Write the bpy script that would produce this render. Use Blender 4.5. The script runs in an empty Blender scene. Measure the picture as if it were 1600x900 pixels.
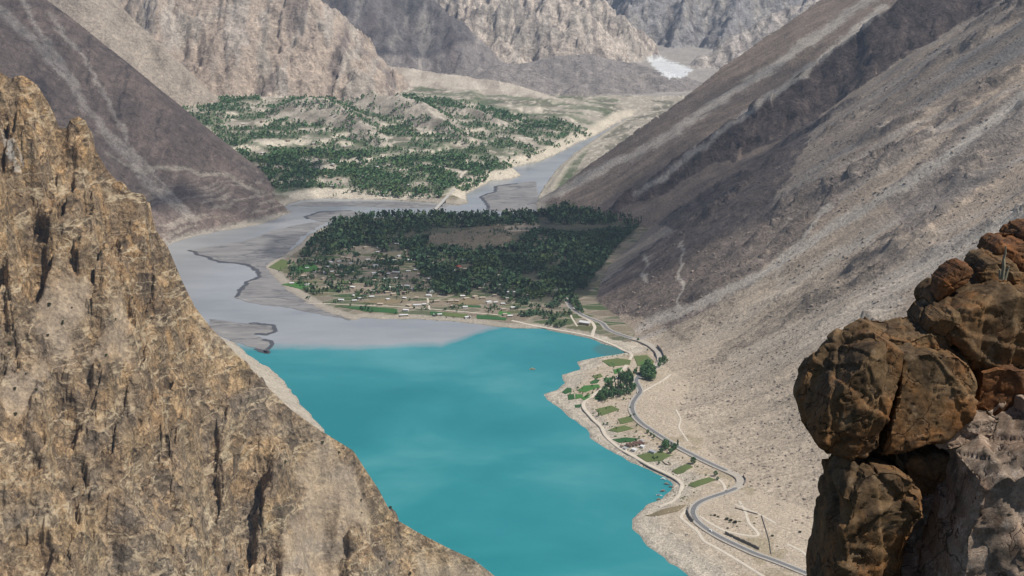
import bpy, bmesh, math, random
import numpy as np
from mathutils import Vector, Matrix

rng = np.random.default_rng(7)
random.seed(7)
SC = bpy.context.scene
COL = SC.collection

# ------------------------------------------------------------------ camera
CAMH = 880.0
F = 2222.0                      # focal length in pixels of the 1600 wide photograph
TH = math.atan(580.0 / F)       # pitch below the horizon
CT, ST = math.cos(TH), math.sin(TH)
cam_d = bpy.data.cameras.new('camera')
cam_d.sensor_width = 36.0
cam_d.lens = 36.0 * F / 1600.0
cam_d.clip_start = 0.5
cam_d.clip_end = 60000.0
cam = bpy.data.objects.new('camera', cam_d)
COL.objects.link(cam)
cam.location = (0, 0, CAMH)
cam.rotation_euler = (math.pi / 2 - TH, 0, 0)
SC.camera = cam

# ------------------------------------------------------------------ world, sun, exposure
SUN_EL, SUN_AZ = math.radians(56), math.radians(106)    # azimuth from +Y (view) towards +X (right)
world = bpy.data.worlds.new('World')
SC.world = world
world.use_nodes = True
wn = world.node_tree
bg = wn.nodes['Background']
sky = wn.nodes.new('ShaderNodeTexSky')
sky.sky_type = 'NISHITA'
sky.sun_disc = False
sky.sun_elevation = SUN_EL
sky.sun_rotation = SUN_AZ
sky.altitude = 2500
sky.air_density = 1.0
sky.dust_density = 1.0
wn.links.new(sky.outputs[0], bg.inputs[0])
bg.inputs[1].default_value = 0.08
sun_d = bpy.data.lights.new('sun', 'SUN')
sun_d.energy = 4.9
sun_d.angle = math.radians(0.6)
sun_d.color = (1.0, 0.95, 0.87)
sun = bpy.data.objects.new('sun', sun_d)
COL.objects.link(sun)
sd_ = Vector((math.sin(SUN_AZ) * math.cos(SUN_EL), math.cos(SUN_AZ) * math.cos(SUN_EL), math.sin(SUN_EL)))
sun.rotation_euler = sd_.to_track_quat('Z', 'Y').to_euler()
sun.location = (0, 0, 3000)
SC.view_settings.view_transform = 'Standard'
SC.view_settings.look = 'None'
SC.view_settings.exposure = 0.2
SC.view_settings.gamma = 1.0
SC.cycles.use_denoising = True
SC.cycles.max_bounces = 6
SC.cycles.volume_bounces = 0

# ------------------------------------------------------------------ pixel helpers
def W(px, py, Y=None, z=0.0):
    """point on the ray of photo pixel (px,py) at forward distance Y, or at height z"""
    u, v = (px - 800.0) / F, (py - 450.0) / F
    dx, dy, dz = u, CT - v * ST, -ST - v * CT
    t = Y / dy if Y is not None else (z - CAMH) / dz
    return np.array((dx * t, dy * t, CAMH + dz * t))

def project(X, Y, Z):
    t = Y * CT + (CAMH - Z) * ST
    h = Y * ST - (CAMH - Z) * CT
    return 800.0 + F * X / t, 450.0 - F * h / t

# ------------------------------------------------------------------ noise
def _h(ix, iy, iz, s):
    n = (ix * 374761393 + iy * 668265263 + iz * 2147483647 + s * 974711) & 0xffffffff
    n = ((n ^ (n >> 13)) * 1274126177) & 0xffffffff
    n = ((n ^ (n >> 16)) * 2246822519) & 0xffffffff
    return (n ^ (n >> 15)) & 0xffff

_PT = np.random.default_rng(11).permutation(1024).astype(np.int32)
_PT = np.concatenate([_PT, _PT])
_GA = np.random.default_rng(12).random(1024) * 2 * math.pi
_GC, _GS = (np.cos(_GA) * 1.5).astype(np.float32), (np.sin(_GA) * 1.5).astype(np.float32)
def vnoise2(x, y, s=0):
    x = np.asarray(x, np.float64) + (s * 37.719) % 911; y = np.asarray(y, np.float64) - (s * 61.313) % 877
    fx0 = np.floor(x); fy0 = np.floor(y)
    fx = (x - fx0).astype(np.float32); fy = (y - fy0).astype(np.float32)
    ix = fx0.astype(np.int32) & 1023; iy = fy0.astype(np.int32) & 1023
    ux = fx * fx * (3 - 2 * fx); uy = fy * fy * (3 - 2 * fy)
    pa = _PT[ix]; pb = _PT[ix + 1]
    h = _PT[pa + iy]; n0 = _GC[h] * fx + _GS[h] * fy
    h = _PT[pb + iy]; n1 = _GC[h] * (fx - 1) + _GS[h] * fy
    n0 = n0 + ux * (n1 - n0)
    iy = iy + 1; iy = iy & 1023
    h = _PT[pa + iy]; n2 = _GC[h] * fx + _GS[h] * (fy - 1)
    h = _PT[pb + iy]; n3 = _GC[h] * (fx - 1) + _GS[h] * (fy - 1)
    n2 = n2 + ux * (n3 - n2)
    return n0 + uy * (n2 - n0)

def vnoise3(x, y, z, s=0):
    ix = np.floor(x).astype(np.int64); iy = np.floor(y).astype(np.int64); iz = np.floor(z).astype(np.int64)
    fx = x - ix; fy = y - iy; fz = z - iz
    ux = fx * fx * (3 - 2 * fx); uy = fy * fy * (3 - 2 * fy); uz = fz * fz * (3 - 2 * fz)
    def g(a, b, c):
        return _h(ix + a, iy + b, iz + c, s) / 32768.0 - 1.0
    r = []
    for c in (0, 1):
        a = g(0, 0, c) * (1 - ux) + g(1, 0, c) * ux
        b = g(0, 1, c) * (1 - ux) + g(1, 1, c) * ux
        r.append(a * (1 - uy) + b * uy)
    return r[0] * (1 - uz) + r[1] * uz

def fbm(x, y, o=4, s=0, g=0.5):
    a, t, n = 1.0, 0.0, 0.0
    for k in range(o):
        t = t + a * vnoise2(x * 2 ** k + 17.3 * k, y * 2 ** k - 9.1 * k, s + k); n += a; a *= g
    return t / n

def ridged(x, y, o=4, s=0, g=0.5):
    a, t, n = 1.0, 0.0, 0.0
    for k in range(o):
        t = t + a * (1 - 2 * np.abs(vnoise2(x * 2 ** k + 5.3 * k, y * 2 ** k + 3.7 * k, s + k))); n += a; a *= g
    return t / n

def facet(u, v, seed=0, tilt=0.9):
    """planar facets: every random cell has its own level and tilt; also the distance to the cell's edge"""
    iu = np.floor(u).astype(np.int32); iv = np.floor(v).astype(np.int32)
    f1 = np.full(np.shape(u), 9.0, np.float32); f2 = f1.copy(); val = np.zeros(np.shape(u), np.float32)
    so = (seed * 131) & 1023
    for a in (-1, 0, 1):
        for b in (-1, 0, 1):
            h = _PT[_PT[(iu + a + so) & 1023] + ((iv + b) & 1023)]
            du = (u - (iu + a + 0.15 + 0.7 * (h & 31) / 31.0)).astype(np.float32); dv = (v - (iv + b + 0.15 + 0.7 * (h >> 5) / 31.0)).astype(np.float32)
            d = du * du + dv * dv
            g = _PT[h + 7]; w = (g / 511.5 - 1) + tilt * ((_GC[g] * du) + (_GS[g] * dv))
            m = d < f1
            f2 = np.where(m, f1, np.minimum(f2, d)); val = np.where(m, w, val); f1 = np.where(m, d, f1)
    return val, np.sqrt(f2) - np.sqrt(f1)

def sstep(a, b, x):
    t = np.clip((x - a) / (b - a), 0, 1)
    return t * t * (3 - 2 * t)

def inside(poly, x, y):
    x = np.asarray(x); y = np.asarray(y)
    res = np.zeros(x.shape, bool)
    px = [p[0] for p in poly]; py = [p[1] for p in poly]
    bb = (x >= min(px)) & (x <= max(px)) & (y >= min(py)) & (y <= max(py))
    xs, ys = x[bb], y[bb]
    r = np.zeros(xs.shape, bool)
    n = len(poly)
    for i in range(n):
        x1, y1 = poly[i][0], poly[i][1]; x2, y2 = poly[(i + 1) % n][0], poly[(i + 1) % n][1]
        if y1 == y2: continue
        c = ((ys < y1) != (ys < y2)) & (xs < (x2 - x1) * (ys - y1) / (y2 - y1) + x1)
        r ^= c
    res[bb] = r
    return res

def seg_dist(x, y, pts, closed=False):
    """distance to a polyline, with the parameter of the nearest point"""
    best = np.full(np.shape(x), 1e18)
    n = len(pts)
    for i in range(n if closed else n - 1):
        a = pts[i]; b = pts[(i + 1) % n]
        dx, dy = b[0] - a[0], b[1] - a[1]
        L = dx * dx + dy * dy + 1e-9
        t = np.clip(((x - a[0]) * dx + (y - a[1]) * dy) / L, 0, 1)
        d = (x - a[0] - t * dx) ** 2 + (y - a[1] - t * dy) ** 2
        best = np.minimum(best, d)
    return np.sqrt(best)

def ridge(x, y, pts, slope):
    """height of the roof whose crest is the 3-D polyline pts"""
    best = np.full(np.shape(x), -1e9)
    for a, b in zip(pts[:-1], pts[1:]):
        dx, dy = b[0] - a[0], b[1] - a[1]
        L = dx * dx + dy * dy + 1e-9
        t = np.clip(((x - a[0]) * dx + (y - a[1]) * dy) / L, 0, 1)
        d = np.sqrt((x - a[0] - t * dx) ** 2 + (y - a[1] - t * dy) ** 2)
        best = np.maximum(best, a[2] + (b[2] - a[2]) * t - slope * d)
    return best

def plane(p, q, r):
    m = np.cross(np.subtract(q, p), np.subtract(r, p))
    return (-m[0] / m[2], -m[1] / m[2], p[2] + (m[0] * p[0] + m[1] * p[1]) / m[2])

# ------------------------------------------------------------------ outlines traced on the photograph (water level)
EAST = [(1100, 925), (1080, 900), (1045, 878), (1010, 850), (990, 828), (988, 812), (1005, 797), (1010, 790), (1035, 778), (1052, 765),
        (1050, 755), (1035, 745), (1010, 733), (985, 722), (960, 708), (930, 690), (918, 672), (895, 655), (880, 640), (855, 625),
        (850, 617), (872, 608), (882, 597), (876, 585), (905, 578), (902, 565), (925, 560), (945, 556), (975, 552), (980, 549),
        (965, 543), (940, 537), (925, 530), (900, 524), (870, 519), (850, 514), (800, 513), (740, 506), (700, 502), (650, 499),
        (600, 499), (570, 497), (553, 501)]
DELTA_W = [(520, 492), (500, 484), (470, 468), (445, 452), (425, 432), (413, 415), (440, 400), (462, 386), (480, 370), (500, 357),
           (520, 349), (560, 341), (620, 338), (700, 338), (800, 338), (838, 332)]
NORTH = [(838, 318), (845, 300), (872, 262), (900, 238), (960, 197), (990, 182), (975, 186), (930, 212), (905, 222), (870, 241), (844, 252),
         (799, 262), (816, 275), (797, 280), (769, 282), (758, 288), (730, 302), (728, 308), (731, 317), (718, 321), (690, 318),
         (620, 313), (560, 311), (500, 310), (470, 313), (450, 319), (441, 326)]
WEST = [(452, 331), (430, 343), (400, 352), (340, 362), (300, 370), (265, 382), (215, 400), (180, 450), (230, 500), (330, 520),
        (368, 537), (395, 560), (430, 582), (450, 602), (470, 632), (497, 662), (540, 720), (600, 800), (700, 870), (775, 925)]
WATER = [tuple(W(*p)[:2]) for p in EAST + DELTA_W + NORTH + WEST]
WATER += [(20, 1400), (330, 1400)]
BANK_N = [tuple(W(*p)[:2]) for p in NORTH[5:]]
# signed distance to the water's edge on a grid (positive on land)
GX0, GX1, GY0, GY1, GS = -1500.0, 1500.0, 1300.0, 9000.0, 6.0
gx = np.arange(GX0, GX1 + 1, GS); gy = np.arange(GY0, GY1 + 1, GS)
_gx, _gy = np.meshgrid(gx, gy)
_wx = _gx + 7 * fbm(_gx / 40, _gy / 40, 3, 3); _wy = _gy + 7 * fbm(_gx / 40, _gy / 40, 3, 13)
SDW = seg_dist(_wx, _wy, WATER, True)
SDW = np.where(inside(WATER, _wx, _wy), -SDW, SDW)

def gsample(A, x, y):
    fx = np.clip((x - GX0) / GS, 0, A.shape[1] - 1.001); fy = np.clip((y - GY0) / GS, 0, A.shape[0] - 1.001)
    ix = fx.astype(int); iy = fy.astype(int); fx = fx - ix; fy = fy - iy
    return (A[iy, ix] * (1 - fx) + A[iy, ix + 1] * fx) * (1 - fy) + (A[iy + 1, ix] * (1 - fx) + A[iy + 1, ix + 1] * fx) * fy

# ------------------------------------------------------------------ the terrain as one height function
FOOT_R = [(1100, 560), (1300, 520), (1560, 500), (1840, 462), (2146, 400), (2420, 318), (2600, 322), (2797, 322), (2950, 262), (3223, 172),
          (3400, 190), (3567, 225), (3850, 310), (4165, 402), (4400, 380)]
A0, A1 = W(838, 318), W(1275, 0, 4700)
A2 = A0 + (A1 - A0) * 2.2
B0, B1 = W(972, 303, 4170), W(1410, 0, 4180)
B2 = B0 + (B1 - B0) * 2.0
PL_A = plane(A0, A1, W(940, 350))
L20, L21, L2F = W(450, 332), W(75, 0, 4500), W(265, 382)
PL_L2 = plane(L20, L21, L2F)
L22 = L20 + (L21 - L20) * 2.5
L3 = [W(292, 104, 6050), W(255, 66, 6080), W(197, 20, 6100), W(120, -60, 6150), W(0, -80, 6150), W(-300, -90, 6150)]
MORAINE = [W(500, 92, 7150), W(570, 98, 7100), W(640, 106, 7000), W(720, 118, 6900), W(800, 130, 6800), W(860, 150, 6650), (W(905, 166, 6500)), W(960, 186, 6300), W(1000, 200, 6200)]
GHILL = [W(540, 158, 6050), W(575, 150, 6000), W(625, 149, 5900), W(655, 160, 5780), W(682, 180, 5640), W(705, 200, 5480), W(738, 226, 5300)]
GHILL2 = [W(660, 163, 6150), W(700, 165, 6050), (W(745, 172, 5950)), W(790, 190, 5800)]
GHILL3 = [W(470, 152, 5800), W(500, 152, 5750), W(530, 165, 5650), W(560, 190, 5450), W(600, 222, 5200)]
M1 = [W(583, 140, 6300), W(560, 108, 6380), W(520, 62, 6500), W(478, 0, 6650), W(450, -45, 6780), W(380, -70, 6850), W(280, -60, 6900), W(150, -70, 6950), W(-100, -90, 7000)]
M0 = [W(390, 78, 6560), W(372, 40, 6640), W(350, 10, 6720), W(330, -40, 6850)]
M0b = [W(270, 60, 6500), W(250, 20, 6600), W(240, -40, 6800)]
G1 = [W(742, 104, 7750), W(722, 70, 7850), W(708, 40, 7950), W(690, 15, 8050), W(655, -20, 8200), W(600, -60, 8350), W(480, -70, 8500), W(300, -80, 8600)]
G1b = [W(640, 88, 7700), W(600, 30, 7900), W(560, -40, 8150), W(530, -70, 8300)]
G2 = [W(1008, 92, 8700), W(990, 60, 8760), W(962, 22, 8850), W(945, 0, 8900), W(915, -22, 8950), W(850, -50, 9050), W(760, -60, 9200), W(640, -80, 9400)]
G2b = [W(800, 62, 8250), W(812, 28, 8350), W(842, 13, 8400), W(880, 8, 8430), W(915, 20, 8440), W(930, 60, 8400)]
G2c = [W(700, 75, 8700), W(740, 20, 8900), W(760, -40, 9100)]
G3 = [W(735, 108, 7350), W(790, 100, 7450), W(850, 92, 7500), W(920, 84, 7520), W(985, 96, 7500), W(1012, 104, 7450), W(1048, 130, 7300), W(1100, 175, 7100)]
G3b = [W(880, 150, 6900), W(905, 133, 6950), W(930, 148, 6950), W(990, 160, 7000)]
G3c = [W(740, 118, 7100), W(775, 104, 7120), W(830, 112, 7120), W(870, 128, 7050)]
G4 = [W(975, 30, 9900), W(1010, -30, 10300), W(1060, -120, 10800)]
G4b = [W(1050, 84, 9500), W(1062, 40, 9800), W(1080, -30, 10300), W(1110, -150, 11000)]
G4c = [W(1130, 60, 9500), W(1150, 10, 9900), W(1180, -100, 10500)]
G5 = [W(1062, 116, 8300), W(1100, 90, 8350), W(1150, 60, 8400), W(1200, 32, 8450), W(1275, -10, 8500), W(1500, -200, 8700)]
FARTOP = [np.array((-6000, 12500, 1300)), np.array((-2500, 12800, 1500)), np.array((0, 13000, 1400)), np.array((3000, 12800, 1500)), np.array((7000, 12500, 1300))]
CLASSES = ['right_mountain', 'left_mountain', 'valley_floor', 'far_mountains']

def terrain(x, y, detail=True):
    """height and class: 0 valley land, 1 right wall, 2 A facet, 3 B crag, 4 L2, 5 L3, 6 moraine, 7 village hills, 8 M1, 9 G1, 10 G2, 11 G3, 12 G4, 13 G5, 14 west bank"""
    x = np.asarray(x, float); y = np.asarray(y, float)
    sd = gsample(SDW, x, y)
    big = fbm(x / 420, y / 420, 4, 21)
    wx = x + 34 * fbm(x / 260, y / 260, 4, 31); wy = y + 34 * fbm(x / 260, y / 260, 4, 41)
    # ---- valley land
    t = np.clip((4600 - y) / 300, 0, 1)                 # 1 on the delta, 0 on the far terrace
    s = np.maximum(sd, 0)
    prof_d = 2.0 * sstep(0, 12, s) + 3.0 * sstep(10, 60, s) + 0.012 * s
    prof_e = 3.5 * sstep(0, 14, s) + 5.0 * sstep(14, 45, s) + 0.075 * s
    prof_n = 5 * sstep(0, 8, s) + 15 * sstep(8, 42, s) + 120 * (1 - np.exp(-s / 1100)) + 16 * sstep(30, 300, s) * fbm(x / 170, y / 170, 4, 5)
    kb = prof_n / 24 + 0.7 * fbm(x / 300, y / 300, 3, 6); kf = np.floor(kb)
    prof_n = prof_n + (kf + sstep(0.0, 0.3, kb - kf) - kb) * 24 * 0.8 * sstep(60, 200, s)
    prof_n = prof_n - (prof_n - 30) * sstep(6500, 7300, y + 0.5 * x) * (prof_n > 30)
    east = sstep(2950, 2750, y) * (x > 0)
    z_s = prof_d * (1 - east) + prof_e * east
    land = z_s * t + prof_n * (1 - t)
    hump = 24 * sstep(150, 20, np.hypot((x - 10) / 1.6, (y - 3830) / 0.9)) + 8 * sstep(380, 100, np.hypot(x - 180, y - 3950))
    land = land + np.where(y < 4500, hump, 0)
    land = np.where(sd > 0, land + 0.6 * fbm(x / 25, y / 25, 3, 8) * sstep(4, 20, s), np.maximum(-6, sd * 0.25))
    h = land; cl = np.zeros(x.shape, np.int8)
    def put(z, c):
        nonlocal h, cl
        m = z > h
        h = np.where(m, z, h); cl = np.where(m, c, cl)
    # ---- right wall
    xr = np.interp(wy * 0.5 + y * 0.5, [p[0] for p in FOOT_R], [p[1] for p in FOOT_R])
    d = wx * 0.35 + x * 0.65 - xr
    toe = 110 * sstep(3000, 2850, y) + 30
    d = d - toe * 0.34
    q = y + 0.12 * d
    spur = ridged(q / 330 + 0.4 * big, d / 1500, 3, 51)
    spur2 = ridged(q / 105 + 0.5 * fbm(x / 200, y / 200, 2, 77), d / 700, 3, 52)
    ramp = sstep(20, 260, d)
    out = sstep(0.12, 0.34, fbm(q / 105, d / 300, 4, 57))
    w = 0.665 * (np.sqrt(d * d + toe * toe) + d) / 2 - 8 + ramp * (36 * spur + 20 * spur2 - 28 + out * (10 + 9 * ridged(q / 34, d / 70, 3, 58) + 9 * facet(q / 30, d / 55, 3)[0]))
    w = np.where(y > 4420, w - (y - 4420) * 0.9, w)
    w = np.where(y < 3100, w * sstep(5, 120, sd) - 9 * (sd < 2), w)
    put(w, 1)
    za = PL_A[0] * wx + PL_A[1] * wy + PL_A[2] + 10 * spur2 * sstep(0, 120, land * 0 + s) - 4
    za = np.minimum(za, ridge(wx * 0.5 + x * 0.5, wy * 0.5 + y * 0.5, [A0, A1, A2], 0.95) + 2000 * (y < A0[1] + (x - A0[0]) * (A1[1] - A0[1]) / (A1[0] - A0[0])))
    zb = ridge(wx, wy, [B0 + np.array((-90, 0, -90)), B0, B1, B2], 1.15) + 12 * ridged(x / 80, y / 80, 3, 53) - 4 + 6 * facet(x / 60, y / 45, 5)[0]
    put(np.where((x > 40), za, -99), 2)
    put(zb, 3)
    # ---- left mountain
    zl = PL_L2[0] * wx + PL_L2[1] * wy + PL_L2[2]
    u = (x - L20[0]) * 0.51 + (y - L20[1]) * 0.86      # along the foot
    dl = (-(x - L20[0]) * 0.86 + (y - L20[1]) * 0.51)
    zl = zl + sstep(10, 200, zl) * (20 * ridged(u / 260 + 0.3 * big, dl / 1400, 3, 61) + 7 * ridged(u / 80, dl / 500, 3, 62) - 14)
    zl = np.minimum(zl, ridge(wx * 0.4 + x * 0.6, wy * 0.4 + y * 0.6, [L20, L21, L22], 0.9) + 3000 * (y < L20[1] + (x - L20[0]) * (L21[1] - L20[1]) / (L21[0] - L20[0])))
    zl = np.where(x < -500, zl, -99)
    put(zl, 4)
    put(np.where(x < -300, ridge(wx, wy, L3, 1.15) + 14 * ridged(x / 120, y / 120, 3, 63) - 8, -99), 5)
    # west bank of the lake, behind the near cliff
    put(np.where((x < np.interp(y, [3000, 3100], [-150, -880])) & (y < 3800) & (sd > 0), 0.62 * sd + 4 * fbm(x / 30, y / 30, 3, 66), -99), 14)
    # ---- far things
    far = y > 4700
    if far.any():
        X, Y = wx, wy
        r1 = ridged(x / 220, y / 220, 4, 71) + 0.22 * facet(x / 130, y / 130, 7)[0]; r2 = ridged(x / 70, y / 70, 4, 72, 0.65) + 0.4 * facet(x / 55, y / 55, 8)[0]
        r0 = ridged(x / 560, y / 560, 3, 73)
        def fr(pts, sl, c, a1, a2):
            zz = np.full(x.shape, -99.0)
            v = ridge(X[far], Y[far], pts, sl)
            zz[far] = v + ((1.5 * a1 * (r0[far] - .5) if c in (8, 10, 12, 13) else 0) + a1 * (r1[far] - .45) + a2 * (r2[far] - .45)) * sstep(0, 60, v)
            put(zz, c)
        fr(MORAINE, 0.36, 6, 5, 4)
        fr(GHILL, 0.55, 7, 5, 4); fr(GHILL2, 0.5, 7, 4, 4); fr(GHILL3, 0.45, 7, 4, 4)
        fr(M1, 0.98, 8, 46, 22); fr(M0, 1.0, 8, 46, 22); fr(M0b, 1.0, 8, 46, 22)
        fr(G1, 0.9, 9, 34, 14); fr(G1b, 0.8, 9, 30, 12)
        fr(G2, 1.05, 10, 85, 40); fr(G2b, 0.95, 10, 60, 34); fr(G2c, 0.85, 10, 60, 30)
        fr(G3, 0.30, 11, 14, 8); fr(G3b, 0.6, 11, 14, 8); fr(G3c, 0.4, 11, 14, 8)
        fr(G4, 0.85, 12, 60, 26); fr(G4b, 0.85, 12, 60, 26); fr(G4c, 0.85, 12, 60, 26)
        fr(G5, 0.75, 13, 40, 20)
        fr(FARTOP, 0.75, 12, 80, 30)
    h = np.where((x < 70) & (y < 2150) & (sd > 0), -15, h)
    return h, cl, sd

# ------------------------------------------------------------------ adaptive fan of samples: dense where the ground is seen
def fan(kmin, kmax, nc, nr, y0, y1, hfun, nbase=1100, kc=160):
    kk = np.linspace(kmin, kmax, kc)
    yy = np.exp(np.linspace(math.log(y0), math.log(y1), nbase))
    Kg, Yg = np.meshgrid(kk, yy, indexing='ij')
    hz = hfun(Kg * Yg, Yg)
    _, py = project(Kg * Yg, Yg, hz)
    dp = np.abs(np.diff(py, axis=1))
    mn = np.minimum.accumulate(py, axis=1)[:, :-1]
    vis = (py[:, 1:] <= mn + 1.0) & (py[:, 1:] < 960) & (py[:, 1:] > -60)
    dens = dp * np.where(vis, 1.0, 0.04) + 0.10
    for _ in range(3):
        p = np.pad(dens, ((3, 3), (4, 4)), mode='edge')
        dens = sum(p[i:i + dens.shape[0], 4:-4] for i in range(7)) / 7
        p = np.pad(dens, ((0, 0), (4, 4)), mode='edge')
        dens = sum(p[:, i:i + dens.shape[1]] for i in range(9)) / 9
    cdf = np.concatenate([np.zeros((kc, 1)), np.cumsum(dens, axis=1)], axis=1)
    cdf /= cdf[:, -1:]
    rows = np.linspace(0, 1, nr)
    ly = np.log(yy)
    R = np.stack([np.interp(rows, cdf[i], ly) for i in range(kc)])      # kc x nr
    K = np.linspace(kmin, kmax, nc)
    fi = np.clip((K - kmin) / (kmax - kmin) * (kc - 1), 0, kc - 1.001)
    i0 = fi.astype(int); f = (fi - i0)[:, None]
    Y = np.exp(R[i0] * (1 - f) + R[i0 + 1] * f)
    return K[:, None] * Y, Y

def grid_faces(nc, nr):
    i = np.arange(nc - 1)[:, None]; j = np.arange(nr - 1)[None, :]
    a = (i * nr + j)
    return np.stack([a, a + nr, a + nr + 1, a + 1], axis=-1).reshape(-1, 4)

def mesh_np(name, co, faces, attrs=None, smooth=True):
    me = bpy.data.meshes.new(name)
    faces = np.asarray(faces)
    nf, k = faces.shape
    me.vertices.add(len(co)); me.vertices.foreach_set('co', np.asarray(co, np.float32).ravel())
    me.loops.add(nf * k); me.loops.foreach_set('vertex_index', faces.astype(np.int32).ravel())
    me.polygons.add(nf); me.polygons.foreach_set('loop_start', np.arange(0, nf * k, k, dtype=np.int32))
    me.polygons.foreach_set('use_smooth', np.full(nf, smooth))
    me.update(calc_edges=True)
    for an, arr in (attrs or {}).items():
        at = me.attributes.new(an, 'FLOAT_COLOR', 'POINT')
        a4 = np.ones((len(co), 4), np.float32); a4[:, :arr.shape[1]] = arr
        at.data.foreach_set('color', a4.ravel())
    return me

def subset(co, faces, mask, attrs):
    f = faces[mask]
    used, inv = np.unique(f, return_inverse=True)
    return co[used], inv.reshape(f.shape), {k: v[used] for k, v in attrs.items()}

def link(name, me, mat=None, parent=None, kind=None, label=None, category=None, group=None):
    o = bpy.data.objects.new(name, me)
    COL.objects.link(o)
    if mat is not None and me is not None and not me.materials: me.materials.append(mat)
    if parent is not None: o.parent = parent
    for k, v in (('kind', kind), ('label', label), ('category', category), ('group', group)):
        if v: o[k] = v
    return o

# ------------------------------------------------------------------ materials
class NT:
    def __init__(s, name):
        s.m = bpy.data.materials.new(name); s.m.use_nodes = True
        s.t = s.m.node_tree; s.b = s.t.nodes['Principled BSDF']
        s.b.inputs['Specular IOR Level'].default_value = 0.2
        s.b.inputs['Roughness'].default_value = 0.9
    def n(s, typ, **kw):
        n = s.t.nodes.new(typ)
        for k, v in kw.items():
            if k.startswith('i_'):
                n.inputs[k[2:].replace('_', ' ')].default_value = v
            else: setattr(n, k, v)
        return n
    def l(s, a, b): s.t.links.new(a, b)
    def pos(s, scale=(1, 1, 1), rot=(0, 0, 0)):
        g = s.n('ShaderNodeNewGeometry'); m = s.n('ShaderNodeMapping')
        m.inputs['Scale'].default_value = scale; m.inputs['Rotation'].default_value = rot
        s.l(g.outputs['Position'], m.inputs['Vector']); return m.outputs[0]
    def objpos(s, scale=(1, 1, 1)):
        g = s.n('ShaderNodeTexCoord'); m = s.n('ShaderNodeMapping'); m.inputs['Scale'].default_value = scale
        s.l(g.outputs['Object'], m.inputs['Vector']); return m.outputs[0]
    def noise(s, vec, scale=1, detail=5, rough=0.6, dist=0.0):
        n = s.n('ShaderNodeTexNoise'); n.inputs['Scale'].default_value = scale; n.inputs['Detail'].default_value = detail
        n.inputs['Roughness'].default_value = rough; n.inputs['Distortion'].default_value = dist
        s.l(vec, n.inputs['Vector']); return n.outputs['Fac']
    def ramp(s, fac, stops):
        r = s.n('ShaderNodeValToRGB'); e = r.color_ramp.elements
        while len(e) < len(stops): e.new(0.5)
        for el, (p, c) in zip(e, stops):
            el.position = p; el.color = (c, c, c, 1) if not hasattr(c, '__len__') else (*c, 1)
        s.l(fac, r.inputs[0]); return r.outputs[0]
    def mix(s, a, b, fac, mode='MIX'):
        m = s.n('ShaderNodeMix', data_type='RGBA', blend_type=mode)
        for sock, v in ((m.inputs[0], fac), (m.inputs[6], a), (m.inputs[7], b)):
            if hasattr(v, 'is_output'): s.l(v, sock)
            else: sock.default_value = v if not hasattr(v, '__len__') else (*v, 1) if len(v) == 3 else v
        return m.outputs[2]
    def math(s, op, a, b=0.0):
        m = s.n('ShaderNodeMath', operation=op)
        for sock, v in ((m.inputs[0], a), (m.inputs[1], b)):
            if hasattr(v, 'is_output'): s.l(v, sock)
            else: sock.default_value = v
        return m.outputs[0]
    def attr(s, name): return s.n('ShaderNodeAttribute', attribute_name=name)
    def bump(s, height, strength, dist, prev=None):
        b = s.n('ShaderNodeBump'); b.inputs['Distance'].default_value = dist
        if hasattr(strength, 'is_output'): s.l(strength, b.inputs['Strength'])
        else: b.inputs['Strength'].default_value = strength
        s.l(height, b.inputs['Height'])
        if prev is not None: s.l(prev, b.inputs['Normal'])
        return b.outputs[0]

def mat_plain(name, col, rough=0.85, var=0.25, scale=1.0, spec=0.2):
    t = NT(name)
    f = t.noise(t.objpos(), scale, 4)
    c = t.mix([v * (1 - var) for v in col], [min(1, v * (1 + var)) for v in col], f)
    t.l(c, t.b.inputs['Base Color']); t.b.inputs['Roughness'].default_value = rough
    t.b.inputs['Specular IOR Level'].default_value = spec
    return t.m

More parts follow.
